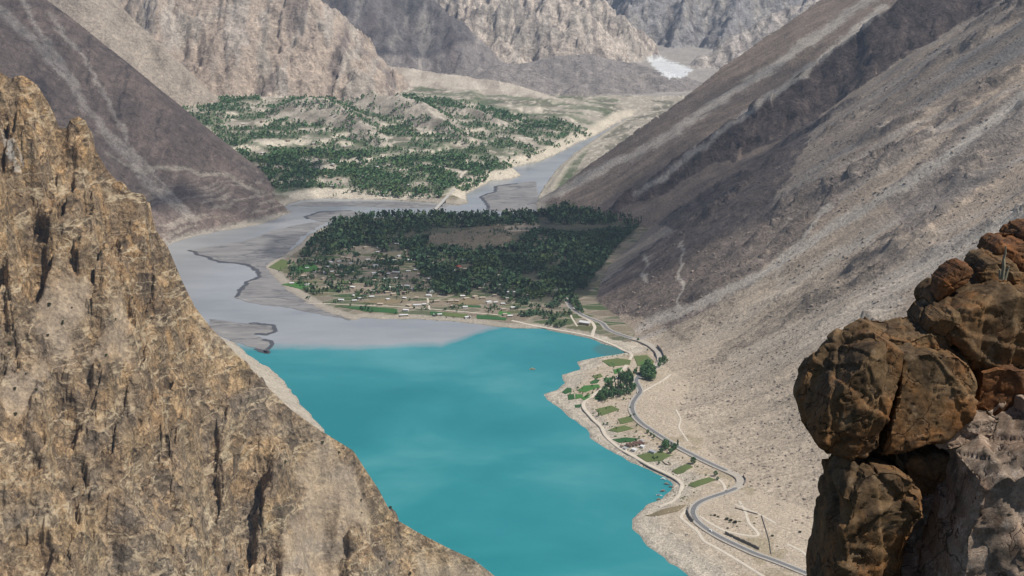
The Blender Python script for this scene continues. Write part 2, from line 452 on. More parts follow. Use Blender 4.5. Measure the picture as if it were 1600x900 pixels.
def mat_terrain(name, streak_rot, streak=(0.004, 0.05, 0.004), fields=False, fine=1.0):
    t = NT(name)
    col = t.attr('col').outputs['Color']
    msk = t.n('ShaderNodeSeparateColor'); t.l(t.attr('msk').outputs['Color'], msk.inputs[0])
    rock, fld, strk = msk.outputs[0], msk.outputs[1], msk.outputs[2]
    p1 = t.pos(); 
    st = t.noise(t.pos(streak, (0, 0, streak_rot)), 1.0, 6, 0.62)
    stc = t.ramp(st, [(0.32, 0.72), (0.5, 1.0), (0.68, 1.28)])
    c = t.mix(col, stc, strk, 'MULTIPLY')
    sp = t.noise(p1, 0.16 * fine, 6, 0.72)
    spc = t.ramp(sp, [(0.32, 0.5), (0.5, 1.0), (0.68, 1.5)])
    c = t.mix(c, spc, 0.85, 'MULTIPLY')
    # crags: darker hollows and paler veins in the rock
    v = t.noise(p1, 0.035 * fine, 7, 0.68, 0.6)
    vc = t.ramp(v, [(0.36, 0.5), (0.48, 0.95), (0.56, 1.1), (0.66, 1.5)])
    c = t.mix(c, vc, rock, 'MULTIPLY')
    if fields:
        vo = t.n('ShaderNodeTexVoronoi'); vo.inputs['Scale'].default_value = 1.0
        mp = t.pos((0.011, 0.03, 0.0), (0, 0, 0.25)); t.l(mp, vo.inputs['Vector'])
        fc = t.n('ShaderNodeSeparateColor'); t.l(vo.outputs['Color'], fc.inputs[0])
        fcol = t.ramp(fc.outputs[0], [(0.0, (0.165, 0.135, 0.097)), (0.25, (0.24, 0.195, 0.145)), (0.45, (0.12, 0.115, 0.06)), (0.65, (0.05, 0.085, 0.03)), (0.85, (0.19, 0.16, 0.12))])
        fcol = t.mix(fcol, spc, 0.8, 'MULTIPLY')
        vd = t.n('ShaderNodeTexVoronoi', feature='DISTANCE_TO_EDGE'); vd.inputs['Scale'].default_value = 1.0; t.l(mp, vd.inputs['Vector'])
        edge = t.ramp(vd.outputs[0], [(0.02, 1.0), (0.07, 0.0)])
        fcol = t.mix(fcol, (0.30, 0.26, 0.2), t.math('MULTIPLY', edge, 0.7))
        c = t.mix(c, fcol, fld)
    t.l(c, t.b.inputs['Base Color'])
    b1 = t.bump(v, t.math('MULTIPLY', rock, 1.0), 22.0 / fine)
    b2 = t.bump(sp, 0.8, 5.0 / fine, b1)
    b3 = t.bump(st, t.math('MULTIPLY', strk, 0.5), 5.0, b2)
    t.l(b3, t.b.inputs['Normal'])
    return t.m

# ------------------------------------------------------------------ build the wide terrain
NC, NR = 850, 790
TX, TY = fan(-0.47, 0.47, NC, NR, 1150.0, 13500.0, lambda a, b: terrain(a, b)[0])
TZ, TC, TSD = terrain(TX, TY)
PX, PY = project(TX, TY, TZ)
JX = PX + 16 * fbm(TX / 60, TY / 60, 5, 91, 0.65); JY = PY + 8 * fbm(TX / 60, TY / 60, 5, 92, 0.65)

def srgb(r, g, b):
    return np.array([((v / 255.0 + 0.055) / 1.055) ** 2.4 if v > 10 else v / 255.0 / 12.92 for v in (r, g, b)])

col = np.zeros(TX.shape + (3,)); msk = np.zeros(TX.shape + (3,))
def paint(m, c, amt=1.0):
    a = (np.asarray(m, float) * amt)[..., None]
    col[:] = col * (1 - a) + np.asarray(c) * a
def setm(m, ch, v):
    a = np.asarray(m, float)
    msk[..., ch] = msk[..., ch] * (1 - a) + v * a
def cls(*k): return np.isin(TC, k)
n1 = fbm(TX / 90, TY / 90, 5, 101); n2 = fbm(TX / 300, TY / 300, 4, 102); n3 = fbm(TX / 28, TY / 28, 4, 103)
# measured from the real colours of dry stone and scree
SCREE, SCREE_D, ROCK, PALE, SAND = (0.370, 0.295, 0.225), (0.275, 0.218, 0.168), (0.150, 0.114, 0.098), (0.43, 0.385, 0.325), (0.43, 0.355, 0.27)
paint(np.ones(TX.shape), SAND)
w_ = cls(1)
paint(w_, SCREE); paint(w_, SCREE_D, sstep(-0.1, 0.5, n2) * 0.8)
paint(w_, (0.33, 0.295, 0.26), sstep(0.0, 0.4, fbm(TY / 60 + TX / 700, TX / 600, 4, 111)) * 0.8)
setm(w_, 2, 0.6); setm(w_, 0, 0.15)
DR = TX - np.interp(TY, [p[0] for p in FOOT_R], [p[1] for p in FOOT_R])
OUT = sstep(0.12, 0.34, fbm((TY + 0.12 * DR) / 105, DR / 300, 4, 57)) * sstep(20, 200, DR)
paint(w_, (0.235, 0.19, 0.158), OUT * 0.8); setm(w_, 0, 0.15 + 0.65 * OUT)
paint(cls(2), (0.205, 0.160, 0.128)); setm(cls(2), 2, 0.9); setm(cls(2), 0, 0.25)
paint(cls(3), ROCK); setm(cls(3), 0, 0.9); setm(cls(3), 2, 0.3)
paint(cls(4), (0.170, 0.130, 0.110)); setm(cls(4), 2, 0.8); setm(cls(4), 0, 0.75)
paint(cls(5), (0.33, 0.275, 0.22)); setm(cls(5), 2, 0.3); setm(cls(5), 0, 0.4)
paint(cls(6), (0.37, 0.315, 0.26)); setm(cls(6), 0, 0.25); setm(cls(6), 2, 0.3)
paint(cls(7), (0.33, 0.29, 0.235)); setm(cls(7), 0, 0.5)
paint(cls(8), (0.42, 0.335, 0.265)); setm(cls(8), 0, 0.6); setm(cls(8), 2, 0.3)
paint(cls(9), (0.21, 0.185, 0.172)); setm(cls(9), 0, 0.4); setm(cls(9), 2, 0.5)
paint(cls(10), (0.56, 0.475, 0.395)); setm(cls(10), 0, 0.8)
paint(cls(11), (0.25, 0.22, 0.20)); setm(cls(11), 0, 0.6)
paint(cls(12), (0.31, 0.29, 0.28)); setm(cls(12), 0, 0.9)
paint(cls(13), (0.52, 0.455, 0.40)); setm(cls(13), 0, 0.9)
paint(cls(14), (0.40, 0.35, 0.28)); setm(cls(14), 0, 0.3)
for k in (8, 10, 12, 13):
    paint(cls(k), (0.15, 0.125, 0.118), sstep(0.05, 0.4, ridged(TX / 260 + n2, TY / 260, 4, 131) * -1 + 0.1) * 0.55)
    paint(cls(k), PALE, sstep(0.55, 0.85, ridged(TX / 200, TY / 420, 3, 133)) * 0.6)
def zone(poly, c, amt, classes, rock=None, strk=None):
    m = inside(poly, JX, JY) & cls(*classes)
    paint(m, c, amt)
    if rock is not None: setm(m, 0, rock)
    if strk is not None: setm(m, 2, strk)
    return m
# right wall: dark rock of the lower buttress, pale chutes, gully crags
zone([(905, 480), (945, 440), (1000, 395), (1060, 360), (1010, 345), (1090, 290), (1200, 215), (1290, 165), (1262, 215), (1225, 290), (1180, 370), (1110, 480), (1075, 545), (1050, 520), (1000, 495), (940, 492)], (0.165, 0.130, 0.112), 0.85, (1, 3), 0.85, 0.4)
zone([(1000, 345), (1085, 225), (1200, 150), (1320, 67), (1410, 0), (1570, 0), (1500, 37), (1420, 85), (1300, 160), (1200, 215), (1060, 330)], (0.140, 0.108, 0.094), 0.8, (1, 3), 1.0, 0.2)
zone([(1100, 570), (1130, 540), (1200, 492), (1270, 452), (1330, 400), (1385, 385), (1350, 440), (1265, 490), (1200, 525), (1150, 562)], (0.22, 0.175, 0.145), 0.8, (1,), 0.9, 0.3)
zone([(1080, 470), (1130, 380), (1230, 300), (1330, 260), (1300, 330), (1190, 420), (1120, 520)], (0.23, 0.185, 0.155), 0.7, (1,), 0.8, 0.4)
zone([(1380, 300), (1500, 200), (1600, 130), (1600, 230), (1480, 330), (1420, 370)], (0.215, 0.185, 0.165), 0.6, (1,), 0.6, 0.5)
for p, wd in (([(1000, 512), (1085, 478), (1200, 424), (1300, 355), (1420, 285), (1530, 205), (1600, 150)], 9),
              ([(1045, 560), (1130, 515), (1210, 465), (1300, 400), (1360, 375)], 9),
              ([(1212, 450), (1225, 400), (1260, 365), (1295, 320)], 5),
              ([(1065, 480), (1062, 420), (1068, 380)], 3), ([(1010, 440), (1008, 400)], 3),
              ([(838, 316), (900, 288), (960, 255), (1030, 222), (1120, 160), (1200, 110), (1300, 40), (1400, -30)], 8),
              ([(1000, 300), (1150, 190), (1250, 118), (1380, 10)], 6),
              ([(1150, 560), (1300, 500), (1450, 420), (1600, 330)], 14), ([(1050, 640), (1200, 570), (1400, 470)], 12)):
    d_ = seg_dist(JX, JY, p)
    paint(cls(1, 2, 3), (0.42, 0.375, 0.32), sstep(wd * 1.3, wd * 0.3, d_ + 5 * n3) * 0.85)
    msk[..., 0] *= 1 - 0.8 * sstep(wd, wd * 0.4, d_) * cls(1, 2, 3)
# sandy fan above the road
fan_m = cls(1) & (TY < 2900)
paint(fan_m, (0.43, 0.355, 0.27), sstep(560, 40, TX - np.interp(TY, [p[0] for p in FOOT_R], [p[1] for p in FOOT_R])) * 0.85)
# left mountain: pale gullies, dark rock, banded foot
for p, wd in (([(0, 15), (50, 60), (110, 125), (135, 170), (160, 200), (200, 240), (235, 290), (300, 340)], 10),
              ([(75, 20), (130, 90), (180, 180), (205, 235), (250, 285), (300, 335)], 5), ([(30, 0), (70, 60), (120, 130)], 5)):
    d_ = seg_dist(JX, JY, p)
    paint(cls(4), (0.33, 0.285, 0.245), sstep(wd, wd * 0.3, d_) * 0.85)
band = vnoise2(TZ / 7.0 + 2.5 * n1, (TX + TY) / 260.0, 141)
low4 = cls(4) & (TZ < 170)
paint(low4, (0.30, 0.255, 0.21), sstep(0.12, 0.3, band) * sstep(180, 60, TZ) * 0.8)
for p, wd in (([(205, 90), (197, 120), (185, 180)], 4), ([(140, 50), (135, 120), (150, 160)], 3), ([(250, 170), (245, 220)], 3)):
    paint(cls(4), (0.085, 0.068, 0.062), sstep(wd, wd * 0.3, seg_dist(JX, JY, p)) * 0.8)
d_ = seg_dist(JX, JY, [(165, 240), (200, 258), (225, 268), (250, 262), (290, 262), (310, 272), (360, 275), (400, 300)])
paint(cls(4), (0.36, 0.31, 0.25), sstep(4.5, 1.5, d_) * 0.8)
paint(cls(4), (0.36, 0.32, 0.27), sstep(14, 3, TZ) * 0.8)
# far valley: scrub, pale cliffs, moraine top, glacier plain
GREEN = (0.045, 0.075, 0.034)
scrub = np.clip(0.5 + 1.4 * fbm(TX / 150, TY / 240, 5, 151), 0, 1)
far0 = cls(0) & (TY > 4480)
leftb = TX < (TY - 4400) * 0.15 + 150
paint(far0, (0.34, 0.30, 0.24))
paint(far0, (0.15, 0.14, 0.10), sstep(0.45, 0.7, scrub) * 0.9)
paint(far0, (0.54, 0.48, 0.39), sstep(0.08, 0.3, n3 + 0.5 * n1) * 0.8)
paint(far0 & leftb & (TY < 6900), (0.085, 0.115, 0.055), sstep(-0.06, 0.12, fbm(TX / 150, TY / 100, 4, 9)) * 0.7)
paint(far0 & leftb & (TY < 5300), (0.075, 0.105, 0.05), sstep(-0.18, 0.0, fbm(TX / 120, TY / 80, 4, 10)) * 0.6)
bank = cls(0) & (TY > 4400) & (TSD < 60) & (TSD > 0)
paint(bank, (0.50, 0.44, 0.35), sstep(75, 30, TSD) * 0.95)
setm(far0, 0, 0.3)
steep = np.abs(np.gradient(TZ, axis=1) / (np.gradient(TY, axis=1) + 1e-6))
paint(far0 & leftb, (0.54, 0.475, 0.38), sstep(0.22, 0.45, steep) * 0.9)
top6 = cls(6, 7) & (n1 > -0.05)
paint(top6, (0.50, 0.44, 0.36), 0.65)
paint(cls(7), (0.17, 0.15, 0.115), sstep(0.0, 0.35, fbm(TX / 120, TY / 120, 4, 161)) * 0.85)
m = cls(0) & (TY > 7000); paint(m, (0.32, 0.29, 0.265), 0.8)
zone([(1008, 90), (1030, 86), (1050, 97), (1084, 108), (1066, 122), (1044, 124), (1026, 108)], (0.60, 0.61, 0.61), 0.9, (0, 11, 12, 13, 10), 0.0, 0.0)
# delta: dark forest floor, village fields, brown terrace, pale shore
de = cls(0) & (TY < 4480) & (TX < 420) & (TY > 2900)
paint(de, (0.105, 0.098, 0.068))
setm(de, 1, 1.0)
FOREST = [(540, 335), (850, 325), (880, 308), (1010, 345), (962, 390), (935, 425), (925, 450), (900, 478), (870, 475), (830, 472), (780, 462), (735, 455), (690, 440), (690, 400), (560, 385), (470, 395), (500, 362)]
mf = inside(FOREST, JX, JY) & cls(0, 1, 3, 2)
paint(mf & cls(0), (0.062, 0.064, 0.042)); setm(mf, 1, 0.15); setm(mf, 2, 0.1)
TERR = [(660, 376), (672, 364), (735, 358), (775, 350), (835, 350), (838, 358), (800, 370), (795, 385), (760, 392), (700, 388), (680, 380)]
zone(TERR, (0.21, 0.165, 0.12), 0.6, (0,), 0.5, 0.0); setm(inside(TERR, JX, JY) & cls(0), 1, 0.0)
zone([(778, 351), (838, 346), (842, 357), (800, 361)], (0.36, 0.30, 0.23), 0.9, (0,), 0.5, 0.0)
shore = (cls(0) | cls(1)) & (TSD > 0) & (TY < 4480)
paint(shore & (TY > 2950), (0.33, 0.29, 0.235), sstep(46, 20, TSD)); setm(shore & (TSD < 30), 1, 0.0)
est = shore & (TY <= 2950)
paint(est, (0.49, 0.43, 0.345), sstep(60, 25, TSD + 14 * n3))
setm(est & (TSD < 60), 0, 0.45)
wet = (TSD > 0) & (TSD < 3.0) & (cls(0) | cls(14) | cls(4))
paint(wet, (0.22, 0.19, 0.155), 0.7)
# dry grass and bare patches on the strip between shore and road
strip = cls(0) & (TY <= 2950) & (TX > 0)
paint(strip, (0.20, 0.165, 0.09), sstep(0.05, 0.3, n1 + 0.4 * n3) * 0.55 * sstep(30, 70, TSD) * sstep(230, 120, TSD))
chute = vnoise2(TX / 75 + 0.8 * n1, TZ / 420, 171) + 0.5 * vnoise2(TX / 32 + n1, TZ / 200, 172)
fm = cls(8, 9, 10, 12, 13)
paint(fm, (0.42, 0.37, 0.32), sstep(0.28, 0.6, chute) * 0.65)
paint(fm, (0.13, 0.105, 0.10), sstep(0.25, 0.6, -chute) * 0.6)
# broad value variation everywhere
col *= (1 + 0.16 * n1 + 0.12 * n3)[..., None]
col = np.clip(col, 0.01, 0.8)

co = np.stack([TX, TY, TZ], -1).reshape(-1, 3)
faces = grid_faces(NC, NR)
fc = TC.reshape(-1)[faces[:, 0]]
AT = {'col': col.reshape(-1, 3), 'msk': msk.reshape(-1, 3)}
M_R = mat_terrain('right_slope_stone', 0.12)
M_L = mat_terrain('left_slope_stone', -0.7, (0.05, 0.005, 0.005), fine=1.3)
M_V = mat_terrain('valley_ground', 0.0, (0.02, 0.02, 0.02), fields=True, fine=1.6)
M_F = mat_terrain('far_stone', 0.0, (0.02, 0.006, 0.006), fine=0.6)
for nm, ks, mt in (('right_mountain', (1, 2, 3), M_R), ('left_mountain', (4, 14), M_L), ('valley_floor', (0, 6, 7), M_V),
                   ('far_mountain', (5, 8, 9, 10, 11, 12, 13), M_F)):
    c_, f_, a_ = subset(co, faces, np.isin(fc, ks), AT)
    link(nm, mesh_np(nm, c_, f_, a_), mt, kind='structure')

# ------------------------------------------------------------------ the near cliff on the left
CREST_PX = [(0, 112, 1170), (18, 122, 1180), (34, 116, 1185), (58, 132, 1190), (78, 165, 1200), (92, 198, 1215), (103, 200, 1225), (110, 186, 1230), (122, 181, 1233), (134, 188, 1236),
            (143, 222, 1245), (165, 262, 1265), (182, 282, 1280), (190, 283, 1290), (206, 300, 1305), (226, 303, 1320), (233, 330, 1330), (236, 350, 1340), (262, 385, 1370), (285, 440, 1410),
            (305, 480, 1440), (330, 512, 1465), (362, 545, 1490), (396, 580, 1515), (420, 606, 1530), (455, 640, 1550), (500, 672, 1575),
            (552, 704, 1600), (572, 735, 1610), (592, 765, 1620), (606, 792, 1628), (620, 812, 1634), (650, 830, 1660), (700, 856, 1710), (740, 874, 1750), (776, 902, 1790)]
CR = [W(p[0], p[1], 1640 + p[0] / 776.0 * 150) for p in CREST_PX]
CR = [np.array((-1150, 1500, 1200)), np.array((-900, 1570, 1000)), np.array((-720, 1610, 800))] + CR + [np.array((40, 1830, -60))]
CRC = [CR[i] for i in (0, 1, 2, 3, 8, 13, 18, 23, 28, 34, 36, 39)]

_cu = np.array([c[0] for c in CR]); _cy = np.array([c[1] for c in CR]); _cz = np.array([c[2] for c in CR])
_su = np.array([c[0] for c in CRC]); _sz = np.array([c[2] for c in CRC])
SCREE_PX = [[(455, 715), (500, 690), (545, 705), (585, 765), (560, 775), (575, 820), (580, 850), (540, 880), (530, 910), (430, 910), (440, 840), (470, 790), (475, 750)],
            [(630, 815), (700, 850), (790, 920), (660, 920), (650, 860)], [(60, 480), (110, 455), (150, 500), (110, 560), (60, 540)], [(140, 560), (205, 530), (200, 575), (160, 590)], [(0, 590), (70, 585), (60, 640), (20, 660), (0, 655)]]
SCREE_W = []
for _p in SCREE_PX:      # the same outlines on the ground plan of the face
    _q = []
    for a_, b_ in _p:
        u_, v_ = (a_ - 800) / F, (b_ - 450) / F; dy_, dz_ = CT - v_ * ST, -ST - v_ * CT
        ys_ = np.linspace(2000, 900, 500); X_ = u_ * ys_ / dy_; Z_ = CAMH + dz_ * ys_ / dy_
        vv = np.interp(X_, _cu, _cy) - ys_; hb = np.interp(X_ - 0.12 * np.maximum(vv, 0), _su, _sz) + 6 - np.where(vv < 30, 1.9 * np.maximum(vv, 0), 57 + 0.92 * (vv - 30))
        i_ = np.where((Z_ < hb) & (vv > 0))[0]
        if len(i_): _q.append((X_[i_[-1]], ys_[i_[-1]]))
    if len(_q) > 2: SCREE_W.append(_q)
def cliff(x, y):
    sc = np.zeros(np.shape(x))
    for q_ in SCREE_W:
        d_ = seg_dist(x, y, q_, True); sc = np.maximum(sc, sstep(-9, 7, np.where(inside(q_, x, y), d_, -d_) + 9 * fbm(x / 18, y / 18, 4, 271)))
    rg_ = 1 - 0.88 * sc
    wx = x + 20 * fbm(x / 95, y / 95, 4, 201); wy = y + 20 * fbm(x / 95, y / 95, 4, 211)
    v0 = np.interp(x, _cu, _cy) - y
    k = sstep(6, 90, np.abs(v0))
    X = x * (1 - k) + wx * k; Y = y * (1 - k) + wy * k
    v = np.interp(X, _cu, _cy) - Y
    u = X - 0.12 * np.maximum(v, 0)
    m = sstep(5, 120, np.abs(v))
    zc = np.interp(u, _cu, _cz) * (1 - m) + (np.interp(u, _su, _sz) + 6) * m
    e = np.maximum(v, 0)
    prof = np.where(e < 30, 1.9 * e, 57 + 0.92 * (e - 30))
    h = np.where(v > 0, zc - prof, zc + 1.25 * v)
    d = np.abs(v)
    up = sstep(300, 520, zc) * sstep(330, 120, d)
    a = sstep(4, 60, d) * sstep(5, 120, zc)
    # ribs and gullies running down the face
    r1 = ridged(u / 105 + 0.35 * fbm(x / 150, y / 150, 3, 231), v / 330, 3, 221)
    r2 = ridged(u / 36 + 0.3 * fbm(x / 60, y / 60, 3, 232), v / 110, 4, 222)
    r3 = ridged(x / 19, y / 19, 4, 223)
    h = h + a * (88 * (r1 - 0.5) * (1 - 0.35 * sc) + rg_ * (22 + 16 * up) * (r2 - 0.45)) + rg_ * (3.6 + 4.0 * up) * (r3 - 0.4) * sstep(2, 14, d)
    fz = h
    k1, e1 = facet(u / 62, fz / 75, 11); k2, e2 = facet(u / 24 + 0.3 * r2, fz / 34, 12); k3, e3 = facet(u / 9.5, fz / 11, 13)
    fa = sstep(3, 40, d) * rg_
    h = h + fa * (8 * k1 + 6.5 * k2 * (0.6 + 0.7 * up)) + sstep(1, 8, d) * rg_ * (2.6 * k3) - fa * (3 * sstep(0.10, 0.0, e1) + 2.5 * sstep(0.14, 0.0, e2) * (0.4 + up))
    # ledges
    led = 11.0
    q = h / led + 0.8 * fbm(x / 45, y / 45, 3, 241)
    st = (np.floor(q) + sstep(0.25, 0.9, q - np.floor(q)) - q) * led
    h = h + 0.5 * st * rg_ * (0.4 + 0.6 * up) * sstep(0, 10, d)
    return h, r1, r2, r3, d, up, sc

CX, CY = fan(-0.62, 0.06, 570, 580, 850.0, 2250.0, lambda a, b: cliff(a, b)[0], 700, 150)
CZ, c1, c2, c3, cd, cup, csc = cliff(CX, CY)
px_, py_ = project(CX, CY, CZ)
jx = px_ + 34 * fbm(CX / 22, CY / 22, 5, 251, 0.7); jy = py_ + 34 * fbm(CX / 22, CY / 22, 5, 252, 0.7)
cc = np.zeros(CX.shape + (3,)); cm = np.zeros(CX.shape + (3,))
cn = fbm(CX / 60, CY / 60, 5, 261); cn2 = fbm(CX / 14, CY / 14, 4, 262)
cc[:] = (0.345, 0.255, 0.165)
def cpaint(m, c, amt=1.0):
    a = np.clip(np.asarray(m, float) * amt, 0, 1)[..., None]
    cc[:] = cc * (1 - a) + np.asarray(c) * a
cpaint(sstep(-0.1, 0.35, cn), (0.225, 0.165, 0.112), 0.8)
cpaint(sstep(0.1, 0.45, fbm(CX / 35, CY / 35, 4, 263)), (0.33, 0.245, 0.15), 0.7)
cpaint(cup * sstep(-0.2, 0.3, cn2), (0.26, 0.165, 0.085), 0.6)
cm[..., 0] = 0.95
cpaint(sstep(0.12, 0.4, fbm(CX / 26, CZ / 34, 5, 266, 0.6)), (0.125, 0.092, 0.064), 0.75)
def cscree(poly, c=(0.30, 0.262, 0.21), amt=0.85):
    m = inside(poly, jx, jy)
    cpaint(m, c, amt); cm[..., 0] = np.where(m, 0.35, cm[..., 0]); cm[..., 1] = np.where(m, 1.0, cm[..., 1])
cpaint(csc, (0.29, 0.23, 0.168), 0.8); cm[..., 0] = cm[..., 0] * (1 - 0.65 * csc)
cscree([(0, 210), (12, 225), (32, 255), (26, 258), (5, 235)], (0.36, 0.33, 0.29), 0.9)
cpaint(sstep(-0.05, 0.25, fbm(CX / 80, CZ / 60, 4, 268)) * (1 - cup), (0.27, 0.222, 0.172), 0.8)
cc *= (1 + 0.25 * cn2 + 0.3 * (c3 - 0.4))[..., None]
cc = np.clip(cc, 0.02, 0.7)
t = NT('cliff_rock')
cA = t.attr('col').outputs['Color']
ms = t.n('ShaderNodeSeparateColor'); t.l(t.attr('msk').outputs['Color'], ms.inputs[0])
p = t.pos()
n_a = t.noise(p, 0.045, 9, 0.7, 0.5); n_b = t.noise(p, 0.3, 7, 0.75)
wn_ = t.n('ShaderNodeTexNoise'); wn_.inputs['Scale'].default_value = 0.06; wn_.inputs['Detail'].default_value = 4; t.l(p, wn_.inputs['Vector'])
def warped(scale, amt):
    m_ = t.n('ShaderNodeMapping'); m_.inputs['Scale'].default_value = scale; t.l(p, m_.inputs['Vector'])
    k_ = t.n('ShaderNodeVectorMath', operation='SCALE'); k_.inputs['Scale'].default_value = amt; t.l(wn_.outputs['Color'], k_.inputs[0])
    a_ = t.n('ShaderNodeVectorMath', operation='ADD'); t.l(m_.outputs[0], a_.inputs[0]); t.l(k_.outputs[0], a_.inputs[1]); return a_.outputs[0]
def blocks(scale, amt):
    v_ = t.n('ShaderNodeTexVoronoi'); v_.inputs['Scale'].default_value = 1.0; t.l(warped(scale, amt), v_.inputs['Vector'])
    q_ = t.n('ShaderNodeSeparateColor'); t.l(v_.outputs['Color'], q_.inputs[0]); return v_.outputs['Distance'], q_.outputs[0], q_.outputs[1]
d1, k1, k2 = blocks((0.055, 0.055, 0.04), 1.6)
d2, k3, k4 = blocks((0.17, 0.17, 0.13), 1.9)
rk = ms.outputs[0]
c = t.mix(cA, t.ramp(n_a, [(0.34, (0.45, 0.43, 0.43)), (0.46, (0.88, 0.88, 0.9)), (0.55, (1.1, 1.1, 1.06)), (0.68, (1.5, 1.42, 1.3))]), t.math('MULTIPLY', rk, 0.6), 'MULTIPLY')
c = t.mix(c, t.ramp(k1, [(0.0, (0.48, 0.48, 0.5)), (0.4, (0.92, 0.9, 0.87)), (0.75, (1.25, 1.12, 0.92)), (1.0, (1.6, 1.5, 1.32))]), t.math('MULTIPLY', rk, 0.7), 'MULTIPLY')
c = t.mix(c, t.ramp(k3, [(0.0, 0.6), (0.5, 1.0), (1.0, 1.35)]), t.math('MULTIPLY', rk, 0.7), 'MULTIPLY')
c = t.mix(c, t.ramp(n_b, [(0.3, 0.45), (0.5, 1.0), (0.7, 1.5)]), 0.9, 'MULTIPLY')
for scl, amt, wd_ in (((0.05, 0.05, 0.03), 1.6, 0.05), ((0.13, 0.13, 0.09), 1.9, 0.06)):
    ve = t.n('ShaderNodeTexVoronoi', feature='DISTANCE_TO_EDGE'); ve.inputs['Scale'].default_value = 1.0; t.l(warped(scl, amt), ve.inputs['Vector'])
    c = t.mix(c, (0.07, 0.05, 0.035), t.math('MULTIPLY', t.math('MULTIPLY', t.ramp(ve.outputs['Distance'], [(0.0, 0.85), (wd_, 0.0)]), rk), t.ramp(n_a, [(0.42, 1.0), (0.6, 0.15)])))
# pale veins that cut through the rock
for sc_, rot, w_v in ((0.008, (0.35, 0.15, 0.3), 0.017), (0.015, (0.9, 0.4, 0.9), 0.016)):
    vn = t.noise(t.pos((0.7, 0.7, 2.2), rot), sc_, 4, 0.55, 0.3)
    a_ = t.math('ABSOLUTE', t.math('SUBTRACT', vn, 0.5))
    vm = t.ramp(a_, [(0.0, 1.0), (w_v, 0.0)])
    vm = t.math('MULTIPLY', t.math('MULTIPLY', vm, ms.outputs[0]), t.ramp(t.noise(p, 0.03, 3), [(0.42, 0.0), (0.55, 0.9)]))
    c = t.mix(c, (0.60, 0.475, 0.315), vm)
t.l(c, t.b.inputs['Base Color'])
b_ = t.bump(n_a, t.math('MULTIPLY', rk, 1.0), 12.0)
b_ = t.bump(d1, t.math('MULTIPLY', rk, 0.9), 7.0, b_)
b_ = t.bump(d2, t.math('MULTIPLY', rk, 0.9), 2.6, b_)
b_ = t.bump(n_b, 0.7, 1.6, b_)
t.l(b_, t.b.inputs['Normal'])
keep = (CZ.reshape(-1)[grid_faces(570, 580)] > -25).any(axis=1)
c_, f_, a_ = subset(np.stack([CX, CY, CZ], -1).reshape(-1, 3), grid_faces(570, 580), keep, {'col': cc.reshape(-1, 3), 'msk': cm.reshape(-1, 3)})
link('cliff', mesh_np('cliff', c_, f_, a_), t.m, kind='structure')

# ------------------------------------------------------------------ water and mud banks
def sheet(name, pts, z, mat, res=None, kind='structure'):
    me = bpy.data.meshes.new(name); bm = bmesh.new()
    bm.faces.new([bm.verts.new((p[0], p[1], z)) for p in pts])
    bmesh.ops.triangulate(bm, faces=bm.faces[:])
    bm.normal_update()
    for f in bm.faces:
        if f.normal.z < 0: f.normal_flip()
    bm.to_mesh(me); bm.free()
    return link(name, me, mat, kind=kind)

t = NT('lake_water')
g = t.n('ShaderNodeNewGeometry'); sx = t.n('ShaderNodeSeparateXYZ'); t.l(g.outputs['Position'], sx.inputs[0])
nz = t.noise(t.pos((0.004, 0.004, 0)), 1.0, 5, 0.6)
yj = t.math('ADD', sx.outputs[1], t.math('MULTIPLY', t.math('SUBTRACT', nz, 0.5), 110.0))
# silt carried in by the river fades into the turquoise
Ysilt = W(600, 543)[1]
xs = t.math('MULTIPLY', t.math('MAXIMUM', t.math('ADD', sx.outputs[0], 150.0), 0.0), -1.3)
sf = t.math('DIVIDE', t.math('SUBTRACT', t.math('ADD', yj, xs), Ysilt - 18.0), 50.0)
silt = t.ramp(sf, [(0.0, 0.0), (0.25, 0.35), (1.0, 1.0)])
n4 = t.noise(t.pos((0.0019, 0.0027, 0), (0, 0, 0.5)), 1.0, 5, 0.55, 0.3)
turq = t.ramp(n4, [(0.36, (0.010, 0.172, 0.188)), (0.5, (0.022, 0.208, 0.224)), (0.64, (0.065, 0.268, 0.282))])
grey = t.ramp(t.noise(t.pos((0.003, 0.008, 0), (0, 0, 0.2)), 1.0, 5, 0.6), [(0.35, (0.235, 0.245, 0.25)), (0.65, (0.31, 0.315, 0.32))])
c = t.mix(turq, grey, silt)
# clear green cove by the track
P_ = W(955, 546)
cv = t.n('ShaderNodeVectorMath', operation='DISTANCE'); t.l(g.outputs['Position'], cv.inputs[0]); cv.inputs[1].default_value = (P_[0] + 12, P_[1], 0)
c = t.mix(c, (0.045, 0.14, 0.125), t.ramp(t.math('DIVIDE', cv.outputs['Value'], 100.0), [(0.42, 0.85), (0.56, 0.0)]))
t.l(c, t.b.inputs['Base Color'])
t.b.inputs['Roughness'].default_value = 0.22
t.b.inputs['Specular IOR Level'].default_value = 0.32
wv = t.noise(t.pos((0.25, 0.12, 0)), 1.0, 4, 0.6)
t.l(t.bump(wv, 0.25, 0.5), t.b.inputs['Normal'])
sheet('lake', [(-1500, 1300), (600, 1300), (600, 3000), (420, 4470), (1500, 7000), (1500, 8000), (500, 8000), (-200, 5600), (-1100, 4700), (-1500, 4300)], 0.0, t.m)

